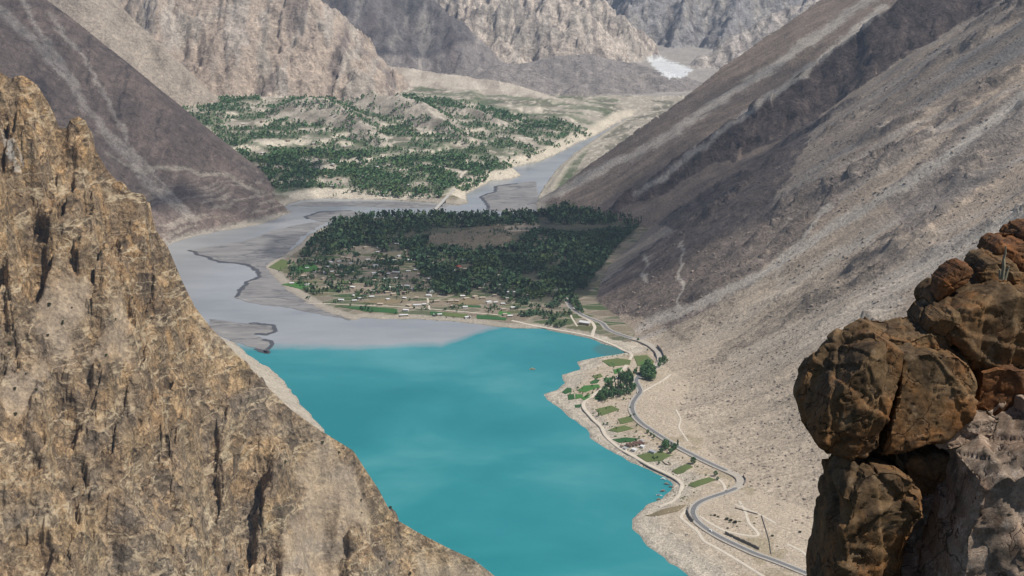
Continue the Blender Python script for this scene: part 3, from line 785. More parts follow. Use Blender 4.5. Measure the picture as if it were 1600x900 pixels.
t = NT('wet_silt')
n_ = t.noise(t.pos((0.012, 0.03, 0), (0, 0, 0.3)), 1.0, 7, 0.65, 0.5)
c = t.ramp(n_, [(0.3, (0.14, 0.132, 0.128)), (0.45, (0.205, 0.195, 0.188)), (0.6, (0.245, 0.232, 0.22)), (0.75, (0.34, 0.325, 0.30))])
chn = t.math('ABSOLUTE', t.math('SUBTRACT', t.noise(t.pos((0.006, 0.016, 0), (0, 0, 0.35)), 1.0, 6, 0.6, 0.8), 0.5))
c = t.mix(c, (0.10, 0.10, 0.105), t.ramp(chn, [(0.0, 0.9), (0.03, 0.0)]))
t.l(c, t.b.inputs['Base Color']); t.b.inputs['Roughness'].default_value = 0.6
t.l(t.bump(n_, 0.3, 1.0), t.b.inputs['Normal'])
M_MUD = t.m
def jag(pts, amp, step, seed):
    out = []
    for i in range(len(pts)):
        a = np.array(pts[i]); b = np.array(pts[(i + 1) % len(pts)])
        n = max(1, int(np.hypot(*(b - a)) / step))
        for k in range(n):
            q = a + (b - a) * k / n
            out.append(q + amp * np.array((fbm(q[0] / 30, q[1] / 30, 4, seed), fbm(q[0] / 30, q[1] / 30, 4, seed + 9))))
    return out
def mudbank(pts_px, seed, z=0.45, wet_w=6.0):
    pts = jag([W(*p, z=z)[:2] for p in pts_px], 10, 5, seed)
    P = np.array(pts); me = bpy.data.meshes.new('mud_bank'); bm = bmesh.new()
    c = P.mean(0)
    top = [bm.verts.new((p[0], p[1], z)) for p in P]
    low = [bm.verts.new((p[0], p[1], -0.6)) for p in P]
    bm.faces.new(top)
    for i in range(len(P)):
        j = (i + 1) % len(P); bm.faces.new((top[i], low[i], low[j], top[j]))
    bmesh.ops.recalc_face_normals(bm, faces=bm.faces[:])
    bmesh.ops.triangulate(bm, faces=bm.faces[:])
    bm.to_mesh(me); bm.free()
    me.attributes.new('msk', 'FLOAT_COLOR', 'POINT')
    a4 = np.zeros((len(me.vertices), 4), np.float32); me.attributes['msk'].data.foreach_set('color', a4.ravel())
    o = link('mud_bank', me, M_MUD, kind='structure')
    # dark waterlogged rim lying on the bank, a ribbon of uneven width along its lakeward edge
    return o, P
def ribbon(name, pts, width, z, mat, kind='structure', wfun=None):
    P = np.array(pts, float); n = len(P)
    T = np.gradient(P[:, :2], axis=0); T /= np.linalg.norm(T, axis=1)[:, None] + 1e-9
    N = np.stack([-T[:, 1], T[:, 0]], 1)
    w = np.array([wfun(i) if wfun else width for i in range(n)])[:, None] / 2
    zz = P[:, 2:3] if P.shape[1] > 2 else np.full((n, 1), 0.0)
    L = np.hstack([P[:, :2] + N * w, zz + z]); R = np.hstack([P[:, :2] - N * w, zz + z])
    co = np.empty((2 * n, 3)); co[0::2] = R; co[1::2] = L
    f = np.array([(2 * i, 2 * i + 2, 2 * i + 3, 2 * i + 1) for i in range(n - 1)])
    f = f[:, ::-1] if np.cross(np.append(co[2, :2] - co[0, :2], 0), np.append(co[1, :2] - co[0, :2], 0))[2] < 0 else f
    return link(name, mesh_np(name, co, f), mat, kind=kind)
M_WETMUD = mat_plain('dark_wet_mud', (0.07, 0.07, 0.075), 0.45, 0.35, 0.05)
BANKS = [[(296, 391), (318, 400), (344, 409), (376, 412), (393, 417), (402, 423), (406, 432), (387, 440), (378, 450), (369, 465), (387, 472), (410, 476), (433, 478), (462, 483), (491, 489), (520, 494), (548, 501), (540, 485), (450, 440), (430, 415), (470, 370), (511, 346), (491, 347), (451, 354), (425, 361), (416, 365), (376, 378), (326, 385)],
         [(477, 339), (490, 334), (506, 330), (549, 328), (575, 336), (560, 346), (520, 347), (495, 345)],
         [(325, 499), (387, 505), (425, 508), (431, 517), (418, 523), (397, 521), (410, 530), (423, 533), (420, 546), (417, 552), (396, 543), (378, 538), (352, 528), (330, 518)],
         [(774, 291), (788, 288), (812, 286), (838, 282), (842, 326), (800, 332), (763, 328), (760, 317), (752, 309), (756, 305), (775, 299)],
         [(450, 322), (480, 316), (560, 314), (640, 316), (700, 322), (640, 325), (540, 322), (490, 322)]]
RIMS = [[(296, 391), (318, 400), (344, 409), (376, 412), (393, 417), (402, 423), (406, 432), (387, 440), (378, 450), (369, 465)],
        [(549, 329), (506, 330), (490, 334), (477, 339), (482, 342)], [(387, 505), (425, 508), (431, 517), (418, 523), (397, 521)],
        [(763, 326), (760, 317), (752, 309), (756, 305), (775, 299), (774, 291), (812, 286)], [(410, 530), (423, 533), (420, 546), (417, 552), (396, 543)]]
for i, b in enumerate(BANKS): mudbank(b, 300 + i)
for i, r in enumerate(RIMS):
    pp = [W(*p, z=0.45)[:2] for p in r]
    q = []
    for a, b in zip(pp[:-1], pp[1:]):
        n = max(1, int(np.hypot(*(np.subtract(b, a))) / 5))
        for k in range(n):
            s_ = np.add(a, np.subtract(b, a) * k / n)
            q.append((*(s_ + 10 * np.array((fbm(s_[0] / 30, s_[1] / 30, 4, 300 + i), fbm(s_[0] / 30, s_[1] / 30, 4, 309 + i)))), 0.45))
    ribbon('mud_rim', q, 9, 0.06, M_WETMUD, wfun=lambda k, s=i: 8 + 9 * abs(float(fbm(k / 6.0, s * 3.3, 3, 330))) * 2)

# ------------------------------------------------------------------ things on the ground: where a photo ray meets the terrain
def ground(pts, y0=1400.0, y1=9000.0):
    P = np.array([p[:2] for p in pts], float)
    u = (P[:, 0] - 800) / F; v = (P[:, 1] - 450) / F
    dx, dy, dz = u, CT - v * ST, -ST - v * CT
    ys = np.exp(np.linspace(math.log(y0), math.log(y1), 260))
    tt = ys[None, :] / dy[:, None]
    X = dx[:, None] * tt; Z = CAMH + dz[:, None] * tt; Y = np.broadcast_to(ys, X.shape)
    below = Z < np.maximum(terrain(X, Y)[0], 0)
    i = np.where(below.any(1), below.argmax(1), 259); i = np.maximum(i, 1)
    lo = ys[i - 1]; hi = ys[i]
    for _ in range(9):
        m = (lo + hi) / 2; t_ = m / dy
        b = CAMH + dz * t_ < np.maximum(terrain(dx * t_, m)[0], 0)
        hi = np.where(b, m, hi); lo = np.where(b, lo, m)
    t_ = hi / dy
    z = np.maximum(terrain(dx * t_, hi)[0], 0)
    return np.stack([dx * t_, hi, z], 1)

def hz(x, y): return np.maximum(terrain(np.atleast_1d(np.asarray(x, float)), np.atleast_1d(np.asarray(y, float)))[0], 0)

def dense(pts, step):
    out = []
    for a, b in zip(pts[:-1], pts[1:]):
        n = max(1, int(round(np.linalg.norm(np.subtract(b, a)[:2]) / step)))
        out += [np.asarray(a) + (np.subtract(b, a)) * k / n for k in range(n)]
    return np.array(out + [np.asarray(pts[-1])])
def smooth(P, n):
    P = P.copy()
    for _ in range(n): P[1:-1] = 0.25 * P[:-2] + 0.5 * P[1:-1] + 0.25 * P[2:]
    return P

def strip(name, P, half, mat, lift=0.35, skirt=1.6, kind='structure', cross=3):
    """a draped road: flat across, with sides that run into the ground"""
    n = len(P)
    T = np.gradient(P[:, :2], axis=0); T /= np.linalg.norm(T, axis=1)[:, None] + 1e-9
    N = np.stack([-T[:, 1], T[:, 0]], 1)
    offs = np.array([-half, -half * 0.5, 0, half * 0.5, half])
    Zs = np.stack([hz(P[:, 0] + N[:, 0] * o, P[:, 1] + N[:, 1] * o) for o in offs], 1)
    zc = smooth(np.max(Zs, 1)[:, None], 14)[:, 0]
    zc = np.maximum(zc, smooth((np.max(Zs, 1) - 0.2)[:, None], 3)[:, 0]) + lift
    rows = [(-half - 1.0, -skirt), (-half, 0), (0, 0.06), (half, 0), (half + 1.0, -skirt)]
    co = np.stack([np.stack([P[:, 0] + N[:, 0] * o, P[:, 1] + N[:, 1] * o, zc + dz_], 1) for o, dz_ in rows], 1).reshape(-1, 3)
    m = len(rows)
    f = np.array([(i * m + j + 1, i * m + j, (i + 1) * m + j, (i + 1) * m + j + 1) for i in range(n - 1) for j in range(m - 1)])
    return link(name, mesh_np(name, co, f, smooth=False), mat, kind=kind), np.column_stack([P[:, :2], zc]), N

M_ASPH = mat_plain('asphalt', (0.15, 0.145, 0.142), 0.85, 0.3, 0.15)
M_DIRT = mat_plain('pale_dirt', (0.50, 0.44, 0.36), 0.95, 0.2, 0.1)
M_SHOULDER = mat_plain('gravel_shoulder', (0.36, 0.32, 0.27), 0.95, 0.25, 0.12)
M_WALLST = mat_plain('dark_masonry', (0.19, 0.168, 0.148), 0.9, 0.4, 0.6)
M_PAINT = mat_plain('road_paint', (0.7, 0.7, 0.66), 0.7, 0.1, 0.5)
ROAD = [(868, 452), (880, 462), (888, 473), (893, 482), (905, 490), (920, 497), (935, 502), (943, 506), (947, 513), (955, 518), (970, 523), (985, 528), (1003, 534), (1018, 541), (1028, 550), (1033, 562), (1030, 570), (1024, 576), (1008, 581), (997, 588), (993, 596), (999, 606), (1002, 612), (995, 620), (988, 630), (987, 640), (993, 653), (1005, 664), (1025, 677), (1045, 690), (1065, 702), (1090, 715), (1115, 727), (1140, 738), (1155, 745), (1160, 752), (1155, 761), (1140, 768), (1115, 776), (1095, 783), (1084, 792), (1081, 802), (1088, 815), (1105, 828), (1125, 840), (1150, 852), (1180, 866), (1210, 876), (1240, 888), (1270, 900), (1310, 917)]
G = smooth(dense(ground(ROAD), 6.0), 6)
strip('road_shoulder', G, 7.2, M_SHOULDER, 0.25, 2.5)
_, RZ, RN = strip('road', G, 4.4, M_ASPH, 0.55, 0.5)
for sgn in (-1, 1):
    ribbon('edge_line', np.column_stack([RZ[:, :2] + RN * 4.0 * sgn, RZ[:, 2] + 0.02]), 0.35, 0.03, M_PAINT)
TRACK = [(800, 501), (825, 507), (850, 512), (880, 517), (905, 521), (925, 526), (945, 534), (965, 542), (983, 550), (988, 555), (984, 562), (975, 576), (965, 590), (955, 598), (945, 605), (930, 615), (920, 622), (911, 630), (911, 637), (918, 645), (928, 657), (940, 667), (945, 680), (955, 690), (968, 700), (985, 710), (1005, 722), (1025, 733), (1045, 742), (1060, 750), (1066, 757)]
GT = smooth(dense(ground(TRACK), 6.0), 4)
strip('dirt_track', GT, 3.0, M_DIRT, 0.35, 1.0)
for i, (pth, wd) in enumerate((([(925, 526), (927, 518), (930, 512), (926, 504), (917, 498), (905, 492)], 3.2),
        ([(1155, 783), (1165, 800), (1170, 818), (1184, 832), (1186, 838), (1160, 836), (1130, 829), (1105, 815), (1093, 806)], 2.0),
        ([(1148, 788), (1170, 797), (1190, 805), (1212, 818)], 1.8), ([(1066, 757), (1062, 772), (1050, 785), (1030, 792)], 2.4),
        ([(1108, 777), (1085, 786), (1072, 797), (1062, 808), (1075, 818), (1092, 832), (1098, 845), (1120, 856), (1160, 880), (1200, 905)], 2.2),
        ([(1118, 745), (1130, 755), (1134, 766), (1122, 774)], 2.0), ([(1048, 585), (1035, 595), (1020, 603), (1004, 612)], 1.8),
        ([(1056, 640), (1064, 655), (1060, 668), (1075, 690)], 1.3), ([(600, 478), (650, 481), (700, 485), (760, 490), (800, 494)], 1.8), ([(668, 466), (671, 484)], 1.8),
        ([(440, 470), (490, 474), (540, 476), (600, 478)], 1.6), ([(890, 484), (893, 496), (902, 510)], 1.6), ([(1230, 850), (1255, 862), (1270, 880), (1275, 900)], 2.0))):
    strip('footpath', smooth(dense(ground(pth), 5.0), 3), wd, M_DIRT, 0.3, 0.7)

def wall_along(px, hgt, thick, label, name='retaining_wall', mat=None, sink=1.5, cat='wall'):
    P = smooth(dense(ground(px), 3.0), 2); n = len(P)
    T = np.gradient(P[:, :2], axis=0); T /= np.linalg.norm(T, axis=1)[:, None] + 1e-9
    N = np.stack([-T[:, 1], T[:, 0]], 1)
    co, f = [], []
    for i in range(n):
        h = hgt * (1 + 0.12 * math.sin(i * 1.7)); q = P[i]
        for o, z in ((-thick / 2, q[2] - sink), (thick / 2, q[2] - sink), (thick / 2, q[2] + h), (-thick / 2, q[2] + h)):
            co.append((q[0] + N[i, 0] * o, q[1] + N[i, 1] * o, z))
        if i:
            a, b = 4 * (i - 1), 4 * i
            f += [(a + j, a + (j + 1) % 4, b + (j + 1) % 4, b + j) for j in range(4)]
    f += [(3, 2, 1, 0), (4 * n - 4, 4 * n - 3, 4 * n - 2, 4 * n - 1)]
    return link(name, mesh_np(name, np.array(co), np.array(f), smooth=False), mat or M_WALLST, label=label, category=cat)
wall_along([(1077, 793), (1074, 801), (1078, 810), (1083, 816)], 4.5, 1.2, 'dark masonry retaining wall on the lake side of the tight road bend')
wall_along([(1133, 834), (1150, 842), (1170, 851), (1186, 859)], 4.0, 1.0, 'long dark masonry wall on the uphill side of the lower road')
wall_along([(1027, 542), (1034, 550), (1038, 560)], 5.5, 1.2, 'dark masonry wall outside the upper road bend below the crags')
wall_along([(1161, 744), (1166, 751), (1162, 759)], 3.0, 1.0, 'short dark wall outside the hairpin bend of the road')
wall_along([(1148, 794), (1165, 799), (1184, 804)], 1.4, 0.8, 'low dry stone wall running level across the sandy slope', 'field_wall')
wall_along([(1190, 806), (1196, 825), (1202, 845), (1205, 866)], 1.4, 0.8, 'low straight dry stone wall running downhill to the road', 'field_wall')

# ------------------------------------------------------------------ crops: fields near the shore
def crop_mat(name, c):
    t = NT(name); n_ = t.noise(t.pos(), 0.25, 5, 0.7)
    t.l(t.mix([v * 0.6 for v in c], [v * 1.35 for v in c], n_), t.b.inputs['Base Color']); t.l(t.bump(n_, 0.6, 0.8), t.b.inputs['Normal']); return t.m
M_CROP = [crop_mat('young_wheat', (0.055, 0.15, 0.034)), crop_mat('dark_crop', (0.034, 0.10, 0.030)), crop_mat('dry_meadow', (0.105, 0.135, 0.045)), crop_mat('fallow', (0.20, 0.16, 0.095))]
FIELDS = [([(908, 622), (920, 616), (926, 619), (913, 626)], 0), ([(958, 578), (972, 574), (974, 580), (960, 585)], 0), ([(930, 640), (955, 634), (968, 640), (940, 650)], 2), ([(965, 655), (985, 650), (990, 658), (970, 663)], 2), ([(1000, 566), (1016, 562), (1020, 570), (1004, 576)], 0), ([(925, 588), (938, 584), (942, 589), (930, 592)], 2), ([(878, 613), (886, 606), (893, 607), (893, 613), (883, 616)], 1), ([(902, 611), (912, 603), (935, 601), (938, 605), (915, 613)], 0), ([(887, 617), (897, 616), (898, 624), (888, 625)], 1), ([(899, 616), (911, 617), (910, 622), (899, 624)], 0),
          ([(922, 597), (930, 593), (937, 594), (933, 599), (923, 600)], 1), ([(943, 591), (958, 590), (957, 597), (945, 598)], 1), ([(929, 621), (943, 613), (945, 618), (938, 625), (930, 625)], 0), ([(957, 687), (975, 684), (998, 686), (986, 691), (968, 692)], 1),
          ([(950, 673), (975, 665), (990, 670), (966, 676)], 2), ([(1050, 736), (1075, 725), (1083, 730), (1068, 739), (1056, 741)], 2), ([(1075, 758), (1108, 746), (1119, 750), (1086, 762)], 2), ([(1008, 806), (1040, 795), (1072, 789), (1060, 799), (1030, 806)], 3),
          ([(940, 564), (965, 560), (986, 563), (984, 570), (955, 573)], 2), ([(898, 633), (908, 632), (906, 637), (899, 637)], 1), ([(995, 712), (1030, 705), (1050, 712), (1035, 720), (1010, 722)], 2), ([(990, 557), (1010, 555), (1022, 565), (1018, 575), (996, 572)], 2), ([(946, 568), (955, 566), (962, 570), (953, 573)], 1),
          ([(530, 480), (570, 479), (620, 483), (622, 490), (570, 487)], 1), ([(672, 487), (700, 489), (690, 494), (672, 492)], 1), ([(715, 476), (750, 478), (752, 481), (716, 479)], 1), ([(745, 492), (792, 497), (790, 501), (745, 498)], 1), ([(690, 488), (730, 491), (730, 497), (695, 494)], 2), ([(780, 486), (798, 489), (796, 494), (778, 492)], 0),
          ([(440, 445), (470, 440), (490, 446), (470, 452)], 0), ([(455, 418), (490, 412), (500, 420), (465, 428)], 0), ([(420, 418), (440, 405), (455, 410), (440, 424)], 2), ([(560, 472), (600, 466), (640, 470), (610, 476)], 3), ([(690, 470), (740, 468), (760, 474), (720, 477)], 3)]
for i, (poly, k) in enumerate(FIELDS):
    P = ground(poly); Q = dense(np.vstack([P, P[:1]]), 7.0)[:-1]
    c0 = Q.mean(0)
    rings = []
    for f_ in (1.0, 0.999, 0.75, 0.5, 0.25):
        R_ = c0 + (Q - c0) * f_
        R_[:, 2] = hz(R_[:, 0], R_[:, 1]) + (-0.5 if f_ == 1.0 else 0.75)
        rings.append(R_)
    n = len(Q); co = np.vstack(rings + [[(c0[0], c0[1], hz(c0[0], c0[1])[0] + 0.75)]])
    fs = []
    me = bpy.data.meshes.new('field'); bm = bmesh.new(); vs = [bm.verts.new(p_) for p_ in co]
    for r in range(4):
        for j in range(n): bm.faces.new((vs[r * n + j], vs[r * n + (j + 1) % n], vs[(r + 1) * n + (j + 1) % n], vs[(r + 1) * n + j]))
    for j in range(n): bm.faces.new((vs[4 * n + j], vs[4 * n + (j + 1) % n], vs[5 * n]))
    bmesh.ops.recalc_face_normals(bm, faces=bm.faces[:]); bm.to_mesh(me); bm.free()
    link('field', me, M_CROP[k], kind='structure')

# ------------------------------------------------------------------ trees
def leaf_mat(name, c, c2):
    t = NT(name)
    oi = t.n('ShaderNodeObjectInfo')
    n_ = t.noise(t.pos(), 0.22, 3, 0.6)
    f_ = t.math('ADD', t.math('MULTIPLY', n_, 0.75), t.math('MULTIPLY', oi.outputs['Random'], 0.3))
    c_ = t.mix(c, c2, f_)
    c_ = t.mix(c_, (0.10, 0.135, 0.035), t.ramp(t.noise(t.pos(), 0.018, 4, 0.6), [(0.5, 0.0), (0.66, 0.7)]))
    t.l(c_, t.b.inputs['Base Color']); t.b.inputs['Roughness'].default_value = 0.75
    return t.m
M_LEAF = leaf_mat('poplar_leaves', (0.026, 0.062, 0.032), (0.080, 0.145, 0.062))
M_LEAF2 = leaf_mat('orchard_leaves', (0.042, 0.105, 0.042), (0.12, 0.215, 0.080))
M_BARK = mat_plain('bark', (0.11, 0.085, 0.06), 0.9, 0.3, 2.0)
M_SHRUB = leaf_mat('dry_shrub_leaves', (0.020, 0.024, 0.012), (0.060, 0.062, 0.030))

def crown_faces(n, kind, rg, size):
    """leaf clumps spread through the crown's volume"""
    V = []
    for _ in range(n):
        if kind == 'poplar':
            h = rg.random() ** 0.8; z = 0.10 + 0.90 * h
            rad = 0.135 * (math.sin(math.pi * min(1, (h * 0.88 + 0.10))) ** 0.75) * (0.45 + 0.65 * rg.random())
        else:
            th = rg.random(); z = 0.22 + 0.78 * th
            rad = 0.40 * math.sqrt(max(0.02, 1 - (2 * th - 0.9) ** 2 * 0.9)) * (0.35 + 0.70 * math.sqrt(rg.random()))
        an = rg.random() * 2 * math.pi
        c = np.array((rad * math.cos(an), rad * math.sin(an), z))
        s_ = size * (0.6 + 0.8 * rg.random())
        d1 = rg.normal(size=3); d1 /= np.linalg.norm(d1); d2 = np.cross(d1, rg.normal(size=3)); d2 /= np.linalg.norm(d2)
        if kind == 'poplar': d1 = d1 * np.array((0.7, 0.7, 1.5))
        V.append([c + s_ * d1, c + s_ * d2 * 0.8, c - s_ * d1 * 0.9, c - s_ * d2 * 0.85])
    return np.array(V)
def quads_mesh(name, V):
    return mesh_np(name, V.reshape(-1, 3), np.arange(len(V) * 4).reshape(-1, 4), smooth=False)
def trunk_mesh(kind, rg):
    bm = bmesh.new()
    def tube(p, q, r0, r1, n=6):
        p, q = Vector(p), Vector(q); ax = (q - p).normalized(); s_ = ax.orthogonal().normalized(); t_ = ax.cross(s_)
        A = [bm.verts.new(p + r0 * (math.cos(k * 2 * math.pi / n) * s_ + math.sin(k * 2 * math.pi / n) * t_)) for k in range(n)]
        B = [bm.verts.new(q + r1 * (math.cos(k * 2 * math.pi / n) * s_ + math.sin(k * 2 * math.pi / n) * t_)) for k in range(n)]
        for k in range(n): bm.faces.new((A[k], A[(k + 1) % n], B[(k + 1) % n], B[k]))
        bm.faces.new(B)
    if kind == 'poplar':
        tube((0, 0, -0.05), (0.004, 0, 0.45), 0.020, 0.012); tube((0.004, 0, 0.45), (0, 0.003, 0.93), 0.012, 0.003)
        for k in range(6):
            a = k * 2.4; z = 0.2 + 0.1 * k; tube((0, 0, z), (0.06 * math.cos(a), 0.06 * math.sin(a), z + 0.13), 0.005, 0.002, 4)
    else:
        tube((0, 0, -0.05), (0.01, 0, 0.32), 0.035, 0.025)
        for k in range(6):
            a = k * 1.05 + 0.3; tube((0.01, 0, 0.30 + 0.02 * k), (0.24 * math.cos(a), 0.24 * math.sin(a), 0.62 + 0.05 * (k % 3)), 0.018, 0.005, 5)
    me = bpy.data.meshes.new('trunk'); bm.to_mesh(me); bm.free(); me.materials.append(M_BARK); return me
TREE = {}
for kind, n, sz, mt in (('poplar', 150, 0.060, M_LEAF), ('broadleaf', 230, 0.085, M_LEAF2)):
    TREE[kind] = []
    for v_ in range(3):
        rg = np.random.default_rng(40 + v_ + (9 if kind == 'poplar' else 0))
        cm_ = quads_mesh('crown', crown_faces(n, kind, rg, sz)); cm_.materials.append(mt)
        TREE[kind].append((trunk_mesh(kind, rg), cm_))
def put_tree(kind, x, y, z, h, name, label, group, cat='tree', wide=1.0):
    tm, cm_ = TREE[kind][rng.integers(3)]
    r = link(name, None, label=label, category=cat, group=group)
    r.location = (x, y, z); r.scale = (h * wide, h * wide, h); r.rotation_euler = (0, 0, rng.random() * 6.28)
    r.empty_display_size = 0.2
    link('trunk', tm, parent=r); link('crown', cm_, parent=r)
    return r

def scatter(poly, n, seed, dens=None):
    """random ground points inside a photo outline, even over the ground"""
    P = ground(poly); r_ = np.random.default_rng(seed)
    lo, hi = P[:, :2].min(0), P[:, :2].max(0)
    q = r_.random((n * 6, 2)) * (hi - lo) + lo
    q = q[inside([tuple(p) for p in P[:, :2]], q[:, 0], q[:, 1])]
    if dens is not None: q = q[r_.random(len(q)) < dens(q[:, 0], q[:, 1])]
    q = q[:n]
    h, c, sd = terrain(q[:, 0], q[:, 1])
    ok = (sd > 4) & ~np.isin(c, (4, 5, 8))
    return np.column_stack([q, h])[ok], c[ok]

allp = []   # x, y, z, height, kind (0 poplar, 1 broadleaf), zone
def clump(lo, hi, sc, seed): return lambda x, y: sstep(lo, hi, fbm(x / sc, y / sc, 3, seed))
def add(poly, n, hmin, hmax, kind, zone_, seed, dens=None):
    p, c = scatter(poly, n, seed, dens)
    r_ = np.random.default_rng(seed + 1)
    hgt = hmin + (hmax - hmin) * r_.random(len(p)) ** 1.4
    kd = (r_.random(len(p)) < kind).astype(float)
    for a, h_, k_ in zip(p, hgt, kd): allp.append((*a, h_, k_, zone_, seed))
# shore strip, below the road
add([(930, 622), (945, 612), (960, 606), (985, 600), (996, 606), (985, 615), (965, 622), (945, 630)], 90, 6, 13, 0.5, 0, 501)
add([(940, 604), (955, 600), (975, 585), (990, 582), (990, 598), (965, 608)], 60, 7, 14, 0.4, 0, 502)
add([(1003, 582), (1012, 574), (1022, 578), (1024, 594), (1012, 598), (1004, 592)], 34, 10, 18, 0.9, 0, 503)
add([(1028, 566), (1036, 559), (1043, 565), (1038, 572), (1030, 574)], 14, 6, 11, 0.8, 0, 504)
add([(1030, 702), (1042, 694), (1058, 700), (1055, 712), (1036, 712)], 16, 6, 13, 0.9, 0, 505)
add([(985, 580), (998, 576), (1000, 584), (988, 588)], 8, 5, 8, 1.0, 0, 506)
add([(945, 590), (965, 580), (975, 590), (955, 600)], 10, 3, 6, 1.0, 0, 507)
add([(905, 600), (960, 565), (1010, 575), (1000, 640), (1050, 720), (1100, 745), (1060, 748), (960, 690), (930, 650), (890, 625)], 70, 2.5, 5.5, 1.0, 0, 508)
SHORE_SINGLE = [((1083, 725), 12, 1), ((1118, 744), 9, 1), ((1121, 750), 6, 1), ((1012, 677), 7, 1), ((1017, 681), 6, 1), ((1022, 684), 6, 1), ((1059, 697), 12, 0), ((947, 605), 6, 1), ((997, 533), 7, 1), ((1012, 548), 4, 1), ((995, 666), 4, 1)]
for (p_, h_, k_) in SHORE_SINGLE:
    g_ = ground([p_])[0]; allp.append((*g_, h_, k_, 0, 0))
# delta
add([(545, 340), (700, 336), (850, 334), (880, 318), (1005, 345), (960, 352), (850, 352), (700, 356), (660, 366), (560, 375), (500, 372), (510, 358)], 2300, 11, 24, 0.15, 1, 511, clump(-0.35, 0.0, 70, 3))
add([(470, 395), (500, 366), (560, 375), (665, 372), (680, 388), (640, 395), (560, 392), (480, 402)], 700, 9, 21, 0.3, 1, 512, clump(-0.2, 0.1, 60, 4))
add([(680, 388), (760, 392), (800, 384), (840, 362), (900, 372), (955, 392), (935, 425), (900, 475), (860, 470), (780, 462), (700, 440), (650, 420), (640, 398)], 3900, 6, 17, 0.5, 1, 513, clump(-0.3, 0.1, 60, 5))
add([(840, 360), (1000, 348), (960, 390), (930, 430), (880, 400)], 2600, 3, 9, 0.9, 1, 514)
add([(430, 430), (470, 398), (640, 395), (700, 440), (735, 458), (640, 465), (560, 470), (490, 462)], 1500, 4, 12, 0.55, 1, 515, clump(-0.08, 0.15, 55, 6))
add([(680, 440), (735, 430), (735, 462), (690, 462), (670, 450)], 330, 12, 22, 0.1, 1, 516)
add([(780, 460), (870, 475), (895, 490), (880, 515), (810, 495), (790, 480)], 420, 3, 9, 0.9, 1, 517, clump(-0.1, 0.2, 40, 7))
add([(440, 466), (600, 492), (780, 500), (780, 480), (600, 466), (490, 462)], 230, 3, 8, 0.9, 1, 518, clump(0.1, 0.3, 40, 8))
add(TERR, 150, 3, 9, 0.7, 1, 520, clump(-0.1, 0.2, 50, 31))
add([(888, 470), (905, 475), (912, 490), (897, 484)], 40, 8, 14, 0.5, 1, 519)
# far terraces
FARV = [(395, 285), (440, 300), (560, 308), (690, 312), (722, 300), (790, 270), (800, 262), (850, 240), (920, 214), (860, 195), (740, 160), (585, 138), (560, 150), (430, 122), (330, 104), (275, 112), (262, 140), (330, 210)]
add(FARV, 9500, 7, 15, 0.6, 2, 521, lambda x, y: sstep(-0.10, 0.05, fbm(x / 150, y / 100, 4, 9)))
add([(395, 275), (440, 290), (560, 304), (680, 308), (720, 290), (780, 262), (720, 245), (600, 250), (480, 235), (400, 235), (360, 225)], 5600, 7, 16, 0.4, 2, 522, lambda x, y: sstep(-0.18, 0.0, fbm(x / 120, y / 80, 4, 10)))
add([(720, 300), (728, 285), (760, 278), (768, 284), (740, 300)], 90, 9, 17, 0.4, 2, 523)
add([(585, 138), (640, 150), (750, 168), (880, 190), (930, 214), (900, 216), (800, 190), (690, 165), (600, 148)], 900, 8, 16, 0.7, 2, 524, lambda x, y: sstep(-0.2, 0.05, fbm(x / 120, y / 60, 4, 12)))
AP = np.array(allp)
sizepx = AP[:, 3] / np.hypot(AP[:, 1], CAMH)
order = np.argsort(-(sizepx + (AP[:, 5] == 0) * 1.0))
ind = order[:290]; rest = order[290:]
GROUPS = {0: 'trees on the shore strip beside the road', 1: 'tall trees of the delta village'}
LAB = {(0, 0): 'slender poplar in the grove between the lake track and the road', (0, 1): 'bushy green tree on the shore strip beside the road',
       (1, 0): 'tall dark poplar standing among the delta village trees', (1, 1): 'rounded dark tree standing among the delta village trees'}
CLU = {501: 'in the lower half of the shore grove beside the small green fields', 502: 'in the upper half of the shore grove next to the road', 503: 'in the tall dark clump inside the S bend of the road', 504: 'against the masonry wall of the upper road bend', 505: 'in the big clump right of the brown sheds', 506: 'left of the S bend beside the dull green field', 507: 'between the dirt track and the shore grove', 508: 'small and scattered among the shore fields and track',
       511: 'in the tree belt along the back of the delta', 512: 'at the left corner of the delta tree belt', 513: 'in the dark woods right of the village', 516: 'in the tall grove in the middle of the delta village', 519: 'where the road leaves the delta'}
SINGLE_LAB = {(1083, 725): 'lone round tree at the end of a dull green field below the road', (1118, 744): 'small tree by the corner of the walled field near the hairpin',
              (1012, 677): 'topmost of three small round trees in a row beside the road', (1022, 684): 'lowest of three small round trees in a row beside the road', (1017, 681): 'middle of three small round trees in a row beside the road',
              (1059, 697): 'single narrow poplar at the roadside beside the big bushy tree', (997, 533): 'lone bush on the lake side of the upper road', (1121, 750): 'shrubby tree below the hairpin at the end of the walled field'}
singles = {tuple(np.round(ground([k])[0][:2], 1)): v for k, v in SINGLE_LAB.items()}
for i in ind:
    x, y, z, h, k, zn, cid = AP[i]; kd = 'broadleaf' if k else 'poplar'
    lab = singles.get((round(x, 1), round(y, 1)))
    put_tree(kd, x, y, z, h, 'poplar_tree' if not k else 'broadleaf_tree', lab or (('slender poplar ' if not k else 'bushy tree ') + CLU[int(cid)] if int(cid) in CLU else LAB[(int(min(zn, 1)), int(k))]), GROUPS[int(min(zn, 1))])
